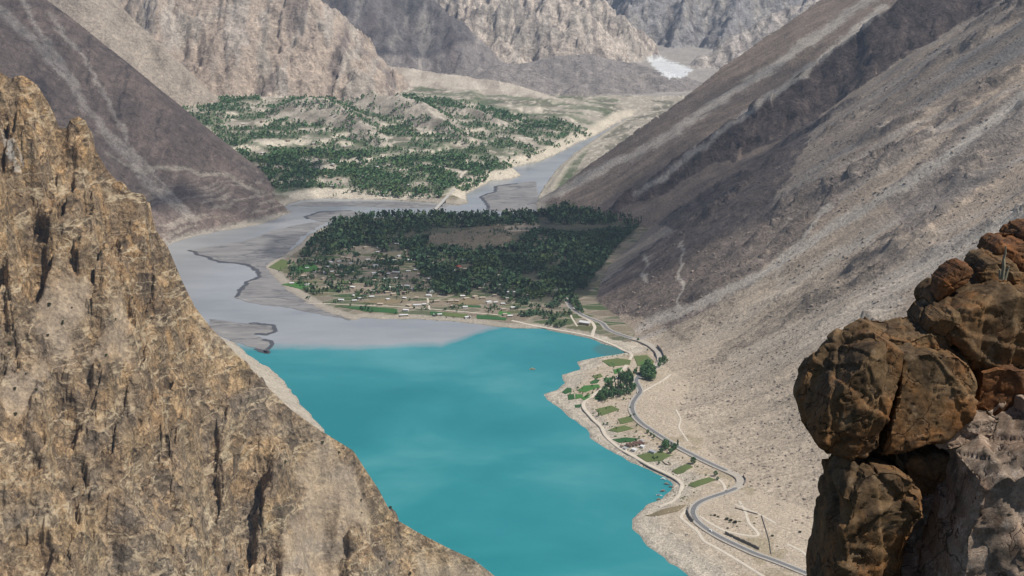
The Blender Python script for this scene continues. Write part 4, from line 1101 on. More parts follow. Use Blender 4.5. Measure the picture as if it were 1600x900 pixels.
def forest(name, rows, tris, mats, label):
    """uncountable trees: real leaf clumps, joined"""
    pro = [[crown_faces(tris, kd, np.random.default_rng(70 + j + 10 * m), 0.14 if kd == 'poplar' else 0.29) for j in range(5)] for m, kd in enumerate(('poplar', 'broadleaf'))]
    V = []
    for n_, (x, y, z, h, k, zn, cid) in enumerate(rows):
        p_ = pro[int(k)][n_ % 5]; a = n_ * 2.39996; ca, sa = math.cos(a) * h, math.sin(a) * h
        w_ = np.empty_like(p_); w_[..., 0] = p_[..., 0] * ca - p_[..., 1] * sa + x; w_[..., 1] = p_[..., 0] * sa + p_[..., 1] * ca + y; w_[..., 2] = p_[..., 2] * h + z
        V.append(w_)
    o = link(name, quads_mesh(name, np.concatenate(V)), mats, kind='stuff', label=label, category='forest'); return o
r1_ = AP[rest]
forest('delta_grove', r1_[r1_[:, 5] < 2], 11, M_LEAF, 'dense dark green groves covering the river delta')
forest('terrace_grove', r1_[r1_[:, 5] == 2], 7, M_LEAF2, 'green belts of trees on the terraces across the river')

# ------------------------------------------------------------------ houses
def mat_house(name, c, var=0.2): return mat_plain(name, c, 0.85, var, 0.4)
M_MUDW, M_WHITEW = mat_house('mud_wall', (0.33, 0.27, 0.20)), mat_house('white_wall', (0.62, 0.60, 0.56))
M_ROOF = {'white': mat_house('white_roof', (0.60, 0.60, 0.59), 0.12), 'tan': mat_house('mud_roof', (0.42, 0.35, 0.27)), 'red': mat_house('red_roof', (0.42, 0.09, 0.06)), 'brown': mat_house('rust_roof', (0.17, 0.10, 0.075)), 'grey': mat_house('grey_roof', (0.32, 0.32, 0.33))}
M_GLASS = mat_plain('dark_pane', (0.03, 0.035, 0.04), 0.2, 0.1, 1.0, 0.5)
M_WOOD = mat_plain('brown_door', (0.14, 0.08, 0.045), 0.8, 0.2, 2.0)
def box(bm, x0, x1, y0, y1, z0, z1):
    v = [bm.verts.new(p) for p in ((x0, y0, z0), (x1, y0, z0), (x1, y1, z0), (x0, y1, z0), (x0, y0, z1), (x1, y0, z1), (x1, y1, z1), (x0, y1, z1))]
    for f in ((0, 3, 2, 1), (4, 5, 6, 7), (0, 1, 5, 4), (1, 2, 6, 5), (2, 3, 7, 6), (3, 0, 4, 7)): bm.faces.new([v[i] for i in f])
def boxes(name, *bs, bev=0.0):
    bm = bmesh.new()
    for b in bs: box(bm, *b)
    if bev: bmesh.ops.bevel(bm, geom=bm.edges[:], offset=bev, segments=1, affect='EDGES')
    me = bpy.data.meshes.new(name); bm.to_mesh(me); bm.free(); return me
HM = {}
def house_meshes(L, D, Hh, pitched):
    key = (L, D, Hh, pitched)
    if key in HM: return HM[key]
    wall = boxes('wall', (-L / 2, L / 2, -D / 2, D / 2, -1.5, Hh))
    bm = bmesh.new()
    if pitched:
        e = 0.5; pr = [(-L / 2 - e, -D / 2 - e, Hh), (L / 2 + e, -D / 2 - e, Hh), (L / 2 + e, D / 2 + e, Hh), (-L / 2 - e, D / 2 + e, Hh), (-L / 2 - e, 0, Hh + D * 0.28), (L / 2 + e, 0, Hh + D * 0.28)]
        v = [bm.verts.new(p) for p in pr]
        for f in ((0, 1, 5, 4), (2, 3, 4, 5), (3, 0, 4), (1, 2, 5), (0, 3, 2, 1)): bm.faces.new([v[i] for i in f])
    else:
        box(bm, -L / 2 - 0.4, L / 2 + 0.4, -D / 2 - 0.4, D / 2 + 0.4, Hh + 0.003, Hh + 0.35)
    roof = bpy.data.meshes.new('roof'); bm.to_mesh(roof); bm.free()
    win = boxes('window', (-0.6, 0.6, -0.06, 0.06, 0, 1.2)); door = boxes('door', (-0.5, 0.5, -0.06, 0.06, 0, 2.1))
    HM[key] = (wall, roof, win, door); return HM[key]
def house(x, y, z, rz, L, D, Hh, roof, wallm, label, group, pitched=False, detail=True, name='house', cat='house'):
    wm, rm, wi, do = house_meshes(L, D, Hh, pitched)
    r = link(name, None, label=label, category=cat, group=group); r.location = (x, y, z); r.rotation_euler = (0, 0, rz); r.empty_display_size = 0.5
    def part(nm, me, m, loc=(0, 0, 0)):
        o = link(nm, me, None, parent=r); o.location = loc
        if not me.materials: me.materials.append(m)
        o.material_slots[0].link = 'OBJECT'; o.material_slots[0].material = m
    part('wall', wm, wallm); part('roof', rm, M_ROOF[roof])
    if detail:
        k = max(1, int(L // 4))
        for i in range(k):
            part('window', wi, M_GLASS, (-L / 2 + (i + 0.5) * L / k + 0.5, -D / 2 - 0.02, 1.0))
        part('door', do, M_WOOD, (-L / 2 + 0.9, -D / 2 - 0.02, 0.0))
    return r
HP = [(518, 376, 'w'), (551, 388, 't'), (581, 384, 'w'), (496, 411, 'w'), (516, 411, 'w'), (530, 410, 'w'), (533, 416, 'w'), (501, 420, 't'), (502, 426, 't'), (509, 427, 'w'), (519, 426, 'w'), (575, 407, 'w'), (619, 427, 'W'), (596, 425, 't'), (606, 429, 'w'), (551, 450, 'w'), (606, 450, 'w'),
      (624, 448, 'w'), (636, 448, 'w'), (638, 425, 'w'), (625, 401, 'w'), (620, 382, 'w'), (636, 381, 't'), (616, 408, 'w'), (636, 407, 'w'), (640, 408, 'w'), (649, 405, 'w'), (674, 401, 'w'), (670, 403, 't'), (666, 411, 'w'), (672, 412, 'w'), (695, 422, 'w'), (699, 430, 'w'), (717, 418, 'r'), (726, 438, 'W'),
      (769, 406, 'W'), (726, 407, 'w'), (674, 457, 'W'), (723, 464, 'w'), (644, 453, 'w'), (652, 396, 't'), (671, 392, 'w'), (802, 426, 't'), (634, 458, 't'), (652, 478, 'W'), (663, 477, 'w'), (651, 467, 't'), (634, 486, 'w'), (631, 494, 'W'), (684, 493, 'W'), (714, 472, 't'), (727, 481, 'w'), (731, 497, 'w'),
      (789, 493, 't'), (797, 495, 'w'), (707, 480, 't'), (560, 398, 't'), (590, 395, 'w'), (605, 391, 't'), (540, 432, 't'), (565, 436, 'w'), (585, 440, 't'), (655, 430, 't'), (670, 437, 'w'), (745, 424, 't'), (760, 440, 'w'), (780, 432, 't'), (815, 445, 'w'), (845, 452, 'W'), (852, 440, 't'), (610, 345, 'w'), (660, 346, 't'), (720, 344, 'w'), (812, 340, 'w'), (790, 342, 't'), (555, 362, 'w'), (590, 366, 't'), (872, 457, 't'), (690, 447, 'w'), (570, 421, 't'), (585, 428, 'w'), (545, 405, 't')]
_hr = np.random.default_rng(77)
for _ in range(400):
    a_, b_ = 450 + 400 * _hr.random(), 374 + 118 * _hr.random()
    if inside([(445, 440), (480, 400), (530, 378), (640, 378), (690, 400), (760, 415), (850, 450), (790, 490), (700, 490), (600, 480), (500, 465)], np.array([a_]), np.array([b_]))[0] and min(math.hypot(a_ - q[0], (b_ - q[1]) * 1.6) for q in HP) > 8 and len(HP) < 165:
        HP.append((round(a_), round(b_), 'w' if _hr.random() < 0.45 else 't'))
hp3 = ground([(a, b) for a, b, _ in HP])
KIND = {'w': ('white', 'small house with a bright white roof in the delta village', 'white roofed village houses'), 't': ('tan', 'small mud brick house with a tan roof in the delta village', 'tan roofed village houses'), 'W': ('white', 'long white roofed building in the delta village', 'long white village buildings'), 'r': ('red', 'house with a red roof beside the pale lane in the delta village', None)}
OWN = {(726, 438): 'large white building between the poplars in the middle of the delta village', (845, 452): 'pale building at the right edge of the delta trees near the road', (619, 427): 'long slanting white roof in the middle of the village fields',
       (769, 406): 'long thin white roof among the dark trees right of the village', (674, 457): 'long white roof at the near end of the tall poplar grove', (631, 494): 'long low white shed on the beach of the delta shore', (684, 493): 'long white shed behind the green strip at the delta shore', (652, 478): 'pale roofed house left of the short lane near the delta shore'}
for (a, b, k), p in zip(HP, hp3):
    ro, lb, gr = KIND[k]; r_ = rng.random()
    if k in 'wt': lb = lb.replace('in the delta village', 'at the left end of the delta village' if a < 560 else 'near the delta shore' if b > 445 else 'at the back of the delta' if b < 372 else 'among the dark trees right of the village' if a > 690 else 'amid the central village fields')
    L, D = {'w': ((9, 7), (11, 8), (13, 8))[int(r_ * 3)], 't': ((9, 8), (13, 9))[int(r_ * 2)], 'W': (19, 7), 'r': (12, 10)}[k]
    house(p[0], p[1], p[2], 0.25 + rng.normal() * 0.35, L, D, 3.4 if k != 't' else 4.2, ro, M_MUDW if k in 'tr' or r_ < 0.6 else M_WHITEW, OWN.get((a, b), lb), gr, k == 'r', detail=(k in 'Wr'))
far_h = [(455, 245), (470, 238), (480, 252), (500, 246), (520, 258), (535, 247), (548, 262), (430, 250), (410, 240), (565, 255), (590, 262), (440, 262), (490, 270), (510, 276), (530, 280), (470, 280), (560, 275), (620, 268), (640, 280), (660, 270), (420, 228), (400, 215), (450, 220), (490, 225), (540, 230), (380, 195), (410, 190), (440, 200), (600, 285), (640, 290), (735, 266), (742, 263), (690, 282), (700, 270), (575, 290), (520, 292)]
for p in ground(far_h):
    house(p[0], p[1], p[2], rng.random() * 1.2, 14, 9, 4.0, 'white' if rng.random() < 0.5 else 'tan', M_MUDW, 'pale flat roofed house among the trees of the terraces across the river', 'houses on the far terraces', detail=False)
# settlement above the lake track
sheds = [((981, 697), 'brown'), ((986, 696), 'brown'), ((991, 695), 'brown'), ((996, 694), 'brown'), ((1001, 693), 'brown')]
for i, ((a, b), c) in enumerate(sheds):
    p = ground([(a + 2, b)])[0]
    house(p[0], p[1], p[2], 2.25, 13, 3.6, 3.0, c, M_MUDW, ['leftmost', 'second from left', 'middle', 'second from right', 'rightmost'][i] + ' of five long brown roofed sheds above the lake track', 'row of brown sheds', True, name='shed', cat='shed')
for (a, b), L, D, c, lb in (((991, 704), 9, 6, 'white', 'white roofed hut in front of the brown sheds beside the lake track'), ((1004, 699), 7, 6, 'white', 'small white hut right of the brown sheds'), ((977, 702), 6, 5, 'grey', 'small grey hut left of the brown sheds'),
                            ((1020, 707), 12, 7, 'grey', 'grey roofed house between the brown sheds and the big bushy tree'), ((1003, 690), 6, 5, 'grey', 'small grey hut behind the brown sheds'), ((972, 699), 6, 4, 'brown', 'tiny brown roofed hut at the left end of the settlement')):
    p = ground([(a, b)])[0]; house(p[0], p[1], p[2], 2.3, L, D, 2.8, c, M_WHITEW, lb, None, name='hut', cat='hut')
p = ground([(914, 507)])[0]
house(p[0], p[1], p[2], -0.5, 24, 11, 5.5, 'white', M_MUDW, 'white roofed building on posts at the lake corner below the road', None, True)
p = ground([(1038, 724)])[0]
wall_along([(1035, 721), (1042, 727), (1050, 727), (1044, 722)], 1.6, 0.8, 'pale unfinished foundation walls beside the lake track', 'foundation_wall', M_MUDW)

# ------------------------------------------------------------------ bridge
M_CONC = mat_plain('concrete', (0.40, 0.38, 0.35), 0.85, 0.15, 0.3)
b0, b1 = W(683, 324, z=9), W(709, 296, z=22)
b1[2] = max(22, hz(b1[0], b1[1])[0] + 0.5); b0[2] = 9
br = link('bridge', None, label='long narrow concrete bridge crossing the grey river behind the delta trees', category='bridge'); br.location = b0
dv = Vector(b1 - b0); Lb = dv.length; br.rotation_euler = (0, -math.asin(dv.z / Lb), math.atan2(dv.y, dv.x))
link('deck', boxes('deck', (-30, Lb + 5, -4.5, 4.5, -1.6, 0)), M_CONC, br)
for sgn in (-1, 1):
    o = link('railing', boxes('railing', (-30, Lb + 5, -0.2, 0.2, 0.003, 1.2)), M_CONC, br); o.location = (0, sgn * 4.2, 0)
pm = boxes('pier', (-1.6, 1.6, -3.6, 3.6, -30, -1.6))
for k in range(5):
    o = link('pier', pm, M_CONC, br); o.location = (Lb * (k + 0.3) / 5, 0, 0)
gp = ground([(709, 297), (714, 288), (719, 279), (722, 272), (730, 266)])
strip('bridge_road', smooth(dense(gp, 8.0), 2), 4.5, M_DIRT, 0.5, 1.5)

# ------------------------------------------------------------------ boats, raft, vehicles
M_HULLW, M_HULLR, M_HULLB, M_DECK = mat_house('white_hull', (0.70, 0.70, 0.68), 0.1), mat_house('red_canopy', (0.38, 0.07, 0.05)), mat_house('blue_grey_hull', (0.16, 0.19, 0.23)), mat_house('boat_planks', (0.24, 0.15, 0.09))
def hull_mesh(L, B, Hh):
    bm = bmesh.new(); rows = []
    for i in range(9):
        s_ = i / 8; x = (s_ - 0.5) * L; w = B / 2 * (1 - abs(2 * s_ - 1) ** 2.6 * (0.9 if s_ > 0.5 else 0.35)); sh = Hh * (1 + 0.35 * (2 * s_ - 1) ** 2)
        rows.append([bm.verts.new(q) for q in ((x, -w, sh), (x, -w * 0.7, -0.35), (x, 0, -0.5), (x, w * 0.7, -0.35), (x, w, sh), (x, w * 0.85, sh - 0.25), (x, -w * 0.85, sh - 0.25))])
    for a, b in zip(rows[:-1], rows[1:]):
        for j in range(7): bm.faces.new((a[j], a[(j + 1) % 7], b[(j + 1) % 7], b[j]))
    bm.faces.new(rows[0]); bm.faces.new(rows[-1][::-1])
    bmesh.ops.recalc_face_normals(bm, faces=bm.faces[:])
    me = bpy.data.meshes.new('hull'); bm.to_mesh(me); bm.free(); return me
def boat(px, L, rz, hullm, canm, label):
    p = W(*px)
    r = link('boat', None, label=label, category='boat', group='boats moored at the landing'); r.location = (p[0], p[1], 0.0); r.rotation_euler = (0, 0, rz)
    link('hull', hull_mesh(L, L * 0.27, 0.9), hullm, r)
    link('canopy', boxes('canopy', (-L * 0.28, L * 0.22, -L * 0.115, L * 0.115, 2.3, 2.45)), canm, r)
    for sx in (-0.26, 0.2):
        for sy in (-0.1, 0.1):
            o = link('post', boxes('post', (-0.06, 0.06, -0.06, 0.06, 0.4, 2.3)), M_DECK, r); o.location = (sx * L, sy * L, 0)
    for sx in (-0.15, 0.05): 
        o = link('bench', boxes('bench', (-0.25, 0.25, -L * 0.1, L * 0.1, 0.55, 0.7)), M_DECK, r); o.location = (sx * L, 0, 0)
boat((1037, 749), 10, -0.35, M_HULLW, M_HULLW, 'white boat moored nearest the foot of the lake track')
boat((1042, 757), 11, -0.4, M_HULLB, M_DECK, 'dark boat with a brown canopy second from the track landing')
boat((1049, 761.5), 9, -0.3, M_DECK, M_HULLB, 'brown boat drawn in closest to the beach corner')
boat((1036, 768), 10, 0.1, M_HULLB, M_HULLR, 'boat with a bright red canopy off the landing')
boat((1030, 774.5), 10, -0.2, M_HULLW, M_HULLB, 'boat with a blue grey canopy farthest out from the landing')
boat((1029, 781), 8, 0.5, M_DECK, M_DECK, 'small brown boat at the near end of the landing')
p = W(832, 577)
r = link('raft', None, label='lone yellowish raft floating in the middle of the lake', category='raft'); r.location = (p[0], p[1], 0.0)
M_RAFT = mat_house('weathered_yellow', (0.42, 0.36, 0.16))
for sy in (-1.6, 1.6):
    o = link('float', boxes('float', (-6, 6, -0.6, 0.6, -0.3, 0.45), bev=0.15), M_RAFT, r); o.location = (0, sy, 0)
link('deck', boxes('deck', (-5.5, 5.5, -2.6, 2.6, 0.453, 0.65)), M_DECK, r)
o = link('shelter', boxes('shelter', (-1.5, 1.5, -1.6, 1.6, 0.653, 2.6)), M_RAFT, r)
M_TYRE = mat_plain('rubber', (0.02, 0.02, 0.02), 0.9)
def car(px, rz, paint, label, van):
    p = ground([px])[0]
    k = int(np.argmin(np.hypot(RZ[:, 0] - p[0], RZ[:, 1] - p[1])))
    if np.hypot(RZ[k, 0] - p[0], RZ[k, 1] - p[1]) < 9: p[2] = RZ[k, 2] + 0.05
    r = link('van' if van else 'car', None, label=label, category='van' if van else 'car'); r.location = p + np.array((0, 0, 0.05)); r.rotation_euler = (0, 0, rz)
    L, B = (5.2, 2.0) if van else (4.4, 1.8); top = 2.3 if van else 1.5
    link('body', boxes('body', (-L / 2, L / 2, -B / 2, B / 2, 0.35, 1.05), bev=0.12), paint, r)
    link('cabin', boxes('cabin', (-L / 2 + 0.2, L / 2 - (0.7 if van else 1.2), -B / 2 + 0.1, B / 2 - 0.1, 1.0, top), bev=0.15), paint, r)
    for sy in (-1, 1):
        o = link('window', boxes('window', (-L / 2 + 0.5, L / 2 - (1.1 if van else 1.6), -0.02, 0.02, 1.15, top - 0.2)), M_GLASS, r); o.location = (0, sy * (B / 2 - 0.085), 0)
        for sx in (-0.32, 0.32):
            bm = bmesh.new(); bmesh.ops.create_cone(bm, cap_ends=True, segments=14, radius1=0.34, radius2=0.34, depth=0.22, matrix=Matrix.Rotation(math.pi / 2, 4, 'X'))
            me = bpy.data.meshes.new('wheel'); bm.to_mesh(me); bm.free(); o = link('wheel', me, M_TYRE, r); o.location = (sx * L, sy * (B / 2 - 0.05), 0.34)
M_CARW, M_CARD = mat_plain('white_paint', (0.75, 0.75, 0.74), 0.35, 0.05, 1.0, 0.5), mat_plain('dark_paint', (0.04, 0.045, 0.05), 0.35, 0.1, 1.0, 0.5)
car((1110, 831), -0.62, M_CARW, 'white van driving on the lower stretch of the road', True)
car((1073, 836), 0.3, M_CARD, 'dark car parked on the pale flat between lake and road', False)

# ------------------------------------------------------------------ loose stones and scrub on the slopes
def stones(name, poly, n, smin, smax, mat, seed, label, dens=None):
    p, c = scatter(poly, n, seed, dens); r_ = np.random.default_rng(seed)
    bm = bmesh.new(); bmesh.ops.create_icosphere(bm, subdivisions=1, radius=1.0); me = bpy.data.meshes.new('t'); bm.to_mesh(me); bm.free()
    V = np.array([v.co[:] for v in me.vertices]); Fc = np.array([q.vertices[:] for q in me.polygons]); bpy.data.meshes.remove(me)
    k = len(p); s_ = smin + (smax - smin) * r_.random(k) ** 3
    J = V[None] * (0.65 + 0.6 * r_.random((k, len(V), 1))) * s_[:, None, None] * np.array((1, 1, 0.75)) * (0.7 + 0.6 * r_.random((k, 1, 3)))
    co = (J + p[:, None, :]).reshape(-1, 3); f = (Fc[None] + (np.arange(k) * len(V))[:, None, None]).reshape(-1, 3)
    return link(name, mesh_np(name, co, f, smooth=False), mat, kind='stuff', label=label, category='stones')
M_STONE = mat_plain('brown_stone', (0.255, 0.21, 0.17), 0.9, 0.45, 0.08)
M_STONEP = mat_plain('pale_stone', (0.44, 0.39, 0.33), 0.9, 0.3, 0.08)
stones('scree_stones', [(1050, 600), (1110, 560), (1250, 470), (1600, 240), (1600, 420), (1320, 700), (1290, 880), (1200, 780), (1080, 700)], 3800, 0.5, 3.2, M_STONE, 601, 'dark loose boulders strewn over the right scree slope', clump(-0.5, 0.35, 90, 21))
stones('slope_stones', [(960, 480), (1200, 250), (1580, 10), (1600, 240), (1250, 470), (1050, 560)], 3600, 0.6, 3.6, M_STONE, 602, 'scattered dark stones on the upper right slope', clump(-0.4, 0.4, 110, 22))
stones('shore_stones', [(1000, 800), (1060, 765), (1080, 800), (1200, 870), (1270, 900), (1090, 900)], 700, 0.4, 1.8, M_STONEP, 603, 'pale stones scattered along the near shore')
M_SCRUB = leaf_mat('olive_scrub', (0.05, 0.052, 0.028), (0.13, 0.12, 0.062))
stones('scrub', [(870, 520), (1000, 540), (1030, 575), (990, 640), (1080, 710), (1170, 780), (1230, 860), (1150, 840), (1070, 800), (1000, 720), (930, 670), (880, 620), (920, 570)], 900, 0.5, 2.4, M_SCRUB, 604, 'low dry scrub dotted over the shore strip', clump(-0.05, 0.25, 45, 23))

# ------------------------------------------------------------------ the near rock outcrop on the right
def mat_rock(name, base, rust, dark, pale, rust_amt, pale_amt):
    t = NT(name); p = t.objpos()
    n1_ = t.noise(p, 1.6, 8, 0.65, 0.4); n2_ = t.noise(p, 6.0, 8, 0.7, 0.3); n3_ = t.noise(p, 38.0, 6, 0.75); n4_ = t.noise(p, 0.9, 5, 0.6, 0.8)
    c = t.mix(dark, base, t.ramp(n1_, [(0.36, 0.0), (0.55, 1.0)]))
    c = t.mix(c, rust, t.math('MULTIPLY', t.ramp(n4_, [(0.46, 0.0), (0.60, 1.0)]), t.math('MULTIPLY', t.ramp(n2_, [(0.38, 0.1), (0.6, 1.0)]), rust_amt)))
    c = t.mix(c, pale, t.math('MULTIPLY', t.ramp(n2_, [(0.54, 0.0), (0.68, 1.0)]), pale_amt))
    c = t.mix(c, t.ramp(n3_, [(0.3, 0.45), (0.5, 1.0), (0.7, 1.5)]), 0.8, 'MULTIPLY')
    # hairline cracks
    vo = t.n('ShaderNodeTexVoronoi', feature='DISTANCE_TO_EDGE'); vo.inputs['Scale'].default_value = 1.7
    wv_ = t.n('ShaderNodeTexNoise'); wv_.inputs['Scale'].default_value = 2.0; wv_.inputs['Detail'].default_value = 5; t.l(p, wv_.inputs['Vector'])
    k_ = t.n('ShaderNodeVectorMath', operation='ADD'); t.l(p, k_.inputs[0])
    k2_ = t.n('ShaderNodeVectorMath', operation='SCALE'); k2_.inputs['Scale'].default_value = 0.9; t.l(wv_.outputs['Color'], k2_.inputs[0]); t.l(k2_.outputs[0], k_.inputs[1]); t.l(k_.outputs[0], vo.inputs['Vector'])
    crack = t.math('MULTIPLY', t.ramp(vo.outputs[0], [(0.0, 1.0), (0.016, 0.0)]), t.ramp(n4_, [(0.45, 0.0), (0.55, 0.9)]))
    c = t.mix(c, (0.02, 0.015, 0.01), crack)
    t.l(c, t.b.inputs['Base Color']); t.b.inputs['Roughness'].default_value = 0.82
    b_ = t.bump(n1_, 0.4, 0.04); b_ = t.bump(n2_, 0.7, 0.022, b_); b_ = t.bump(n3_, 0.8, 0.008, b_); b_ = t.bump(crack, 0.8, -0.02, b_)
    t.l(b_, t.b.inputs['Normal']); return t.m
M_RK1 = mat_rock('rusty_brown_rock', (0.125, 0.078, 0.038), (0.235, 0.095, 0.024), (0.032, 0.021, 0.012), (0.27, 0.20, 0.13), 0.8, 0.4)
M_RK2 = mat_rock('pale_pinkish_rock', (0.285, 0.215, 0.160), (0.25, 0.11, 0.05), (0.085, 0.066, 0.05), (0.50, 0.41, 0.33), 0.55, 0.75)
M_RK3 = mat_rock('red_rock', (0.135, 0.062, 0.026), (0.24, 0.085, 0.02), (0.04, 0.02, 0.012), (0.24, 0.15, 0.08), 0.85, 0.3)

def boulder(poly, Y, T, mat, label, seed, name='boulder', nplanes=9, cat='boulder', group=None, res=29.0):
    """a traced outline given thickness, chiselled by planes, then weathered"""
    P = np.array(poly, float); c = P.mean(0)
    mpp = Y / (CT - (c[1] - 450) / F * ST) / F
    L = (P - c) * np.array((1, -1)) * mpp; Rm = np.hypot(L[:, 0], L[:, 1]).mean()
    r_ = np.random.default_rng(seed)
    bm = bmesh.new()
    n = len(L)
    fr = [bm.verts.new((p[0] * 0.985, -T, p[1] * 0.985)) for p in L]; mid = [bm.verts.new((p[0], -T * 0.35, p[1])) for p in L]; bk = [bm.verts.new((p[0] * 0.9, T, p[1] * 0.9)) for p in L]
    for A_, B_ in ((fr, mid), (mid, bk)):
        for i in range(n): bm.faces.new((A_[i], A_[(i + 1) % n], B_[(i + 1) % n], B_[i]))
    bm.faces.new(fr[::-1]); bm.faces.new(bk)
    bmesh.ops.recalc_face_normals(bm, faces=bm.faces[:])
    for k_ in range(nplanes):
        a_ = r_.random() * 2 * math.pi
        if k_ < 4: be, cut = math.radians(10 + 18 * r_.random()), 0.10 + 0.22 * r_.random()      # broad faces
        else: be, cut = math.radians(36 + 26 * r_.random()), 0.03 + 0.07 * r_.random()           # chipped edges
        nv = Vector((math.cos(a_) * math.sin(be), -math.cos(be), math.sin(a_) * math.sin(be)))
        sup = max(v.co.dot(nv) for v in bm.verts) - Rm * cut
        g_ = bmesh.ops.bisect_plane(bm, geom=bm.verts[:] + bm.edges[:] + bm.faces[:], plane_co=nv * sup, plane_no=nv, clear_outer=True)
        ed = [e for e in g_['geom_cut'] if isinstance(e, bmesh.types.BMEdge)]
        if ed: bmesh.ops.holes_fill(bm, edges=ed)
    bmesh.ops.triangulate(bm, faces=bm.faces[:])
    me = bpy.data.meshes.new(name); bm.to_mesh(me); bm.free()
    o = link(name, me, None, label=label, category=cat, group=group)
    md = o.modifiers.new('r', 'REMESH'); md.mode = 'VOXEL'; md.voxel_size = Rm / res
    sm = o.modifiers.new('s', 'SMOOTH'); sm.factor = 0.25; sm.iterations = 1
    dg = bpy.context.evaluated_depsgraph_get(); new = bpy.data.meshes.new_from_object(o.evaluated_get(dg)); o.modifiers.clear(); o.data = new; new.name = name
    k = len(new.vertices); V = np.empty(k * 3); N = np.empty(k * 3)
    new.vertices.foreach_get('co', V); new.vertices.foreach_get('normal', N); V = V.reshape(-1, 3); N = N.reshape(-1, 3)
    q = V + seed * np.array((3.1, 1.7, 2.3)) + 40
    def n3(fq, s_=0): return vnoise3(q[:, 0] * fq, q[:, 1] * fq, q[:, 2] * fq, seed + s_)
    f1_, e1_ = facet(q[:, 0] / (0.62 * Rm) + 0.6 * q[:, 1], q[:, 2] / (0.5 * Rm) + 0.5 * q[:, 1], seed); f2_, e2_ = facet(q[:, 0] / (0.2 * Rm) + q[:, 1], q[:, 2] / (0.16 * Rm) - q[:, 1], seed + 3)
    dsp = Rm * (0.010 * n3(1.6 / Rm) + 0.014 * f1_ - 0.035 * sstep(0.03, 0.0, e1_) + 0.007 * f2_) + 0.003 * n3(16.0, 2) + 0.003 * n3(34.0, 3)
    crack = np.abs(n3(1.5 / Rm, 5) + 0.35 * n3(5.0 / Rm, 6))
    dsp = dsp - Rm * 0.04 * sstep(0.03, 0.0, crack)
    for k_ in range(7):                                  # joints: one side of each fracture plane stands proud of the other
        nv_ = r_.normal(size=3) * np.array((1.0, 0.35, 1.0)); nv_ /= np.linalg.norm(nv_)
        sd2 = (V - r_.normal(size=3) * Rm * 0.35) @ nv_ + 0.05 * Rm * n3(3.0 / Rm, 20 + k_)
        dsp = dsp + Rm * (0.018 + 0.028 * r_.random()) * np.tanh(sd2 / (Rm * 0.012)) - Rm * 0.02 * np.exp(-(sd2 / (Rm * 0.02)) ** 2)
    strat = n3(0.9 / Rm, 8) * 2.0 + q[:, 2] * 5.0 + q[:, 0] * 1.6
    dsp = dsp + 0.004 * (np.abs((strat % 1.0) - 0.5) * 2 - 0.5)
    V = V + N * dsp[:, None]
    new.vertices.foreach_set('co', V.ravel()); new.polygons.foreach_set('use_smooth', np.ones(len(new.polygons), bool)); new.update()
    new.materials.clear(); new.materials.append(mat)
    o.location = W(c[0], c[1], Y)
    return o
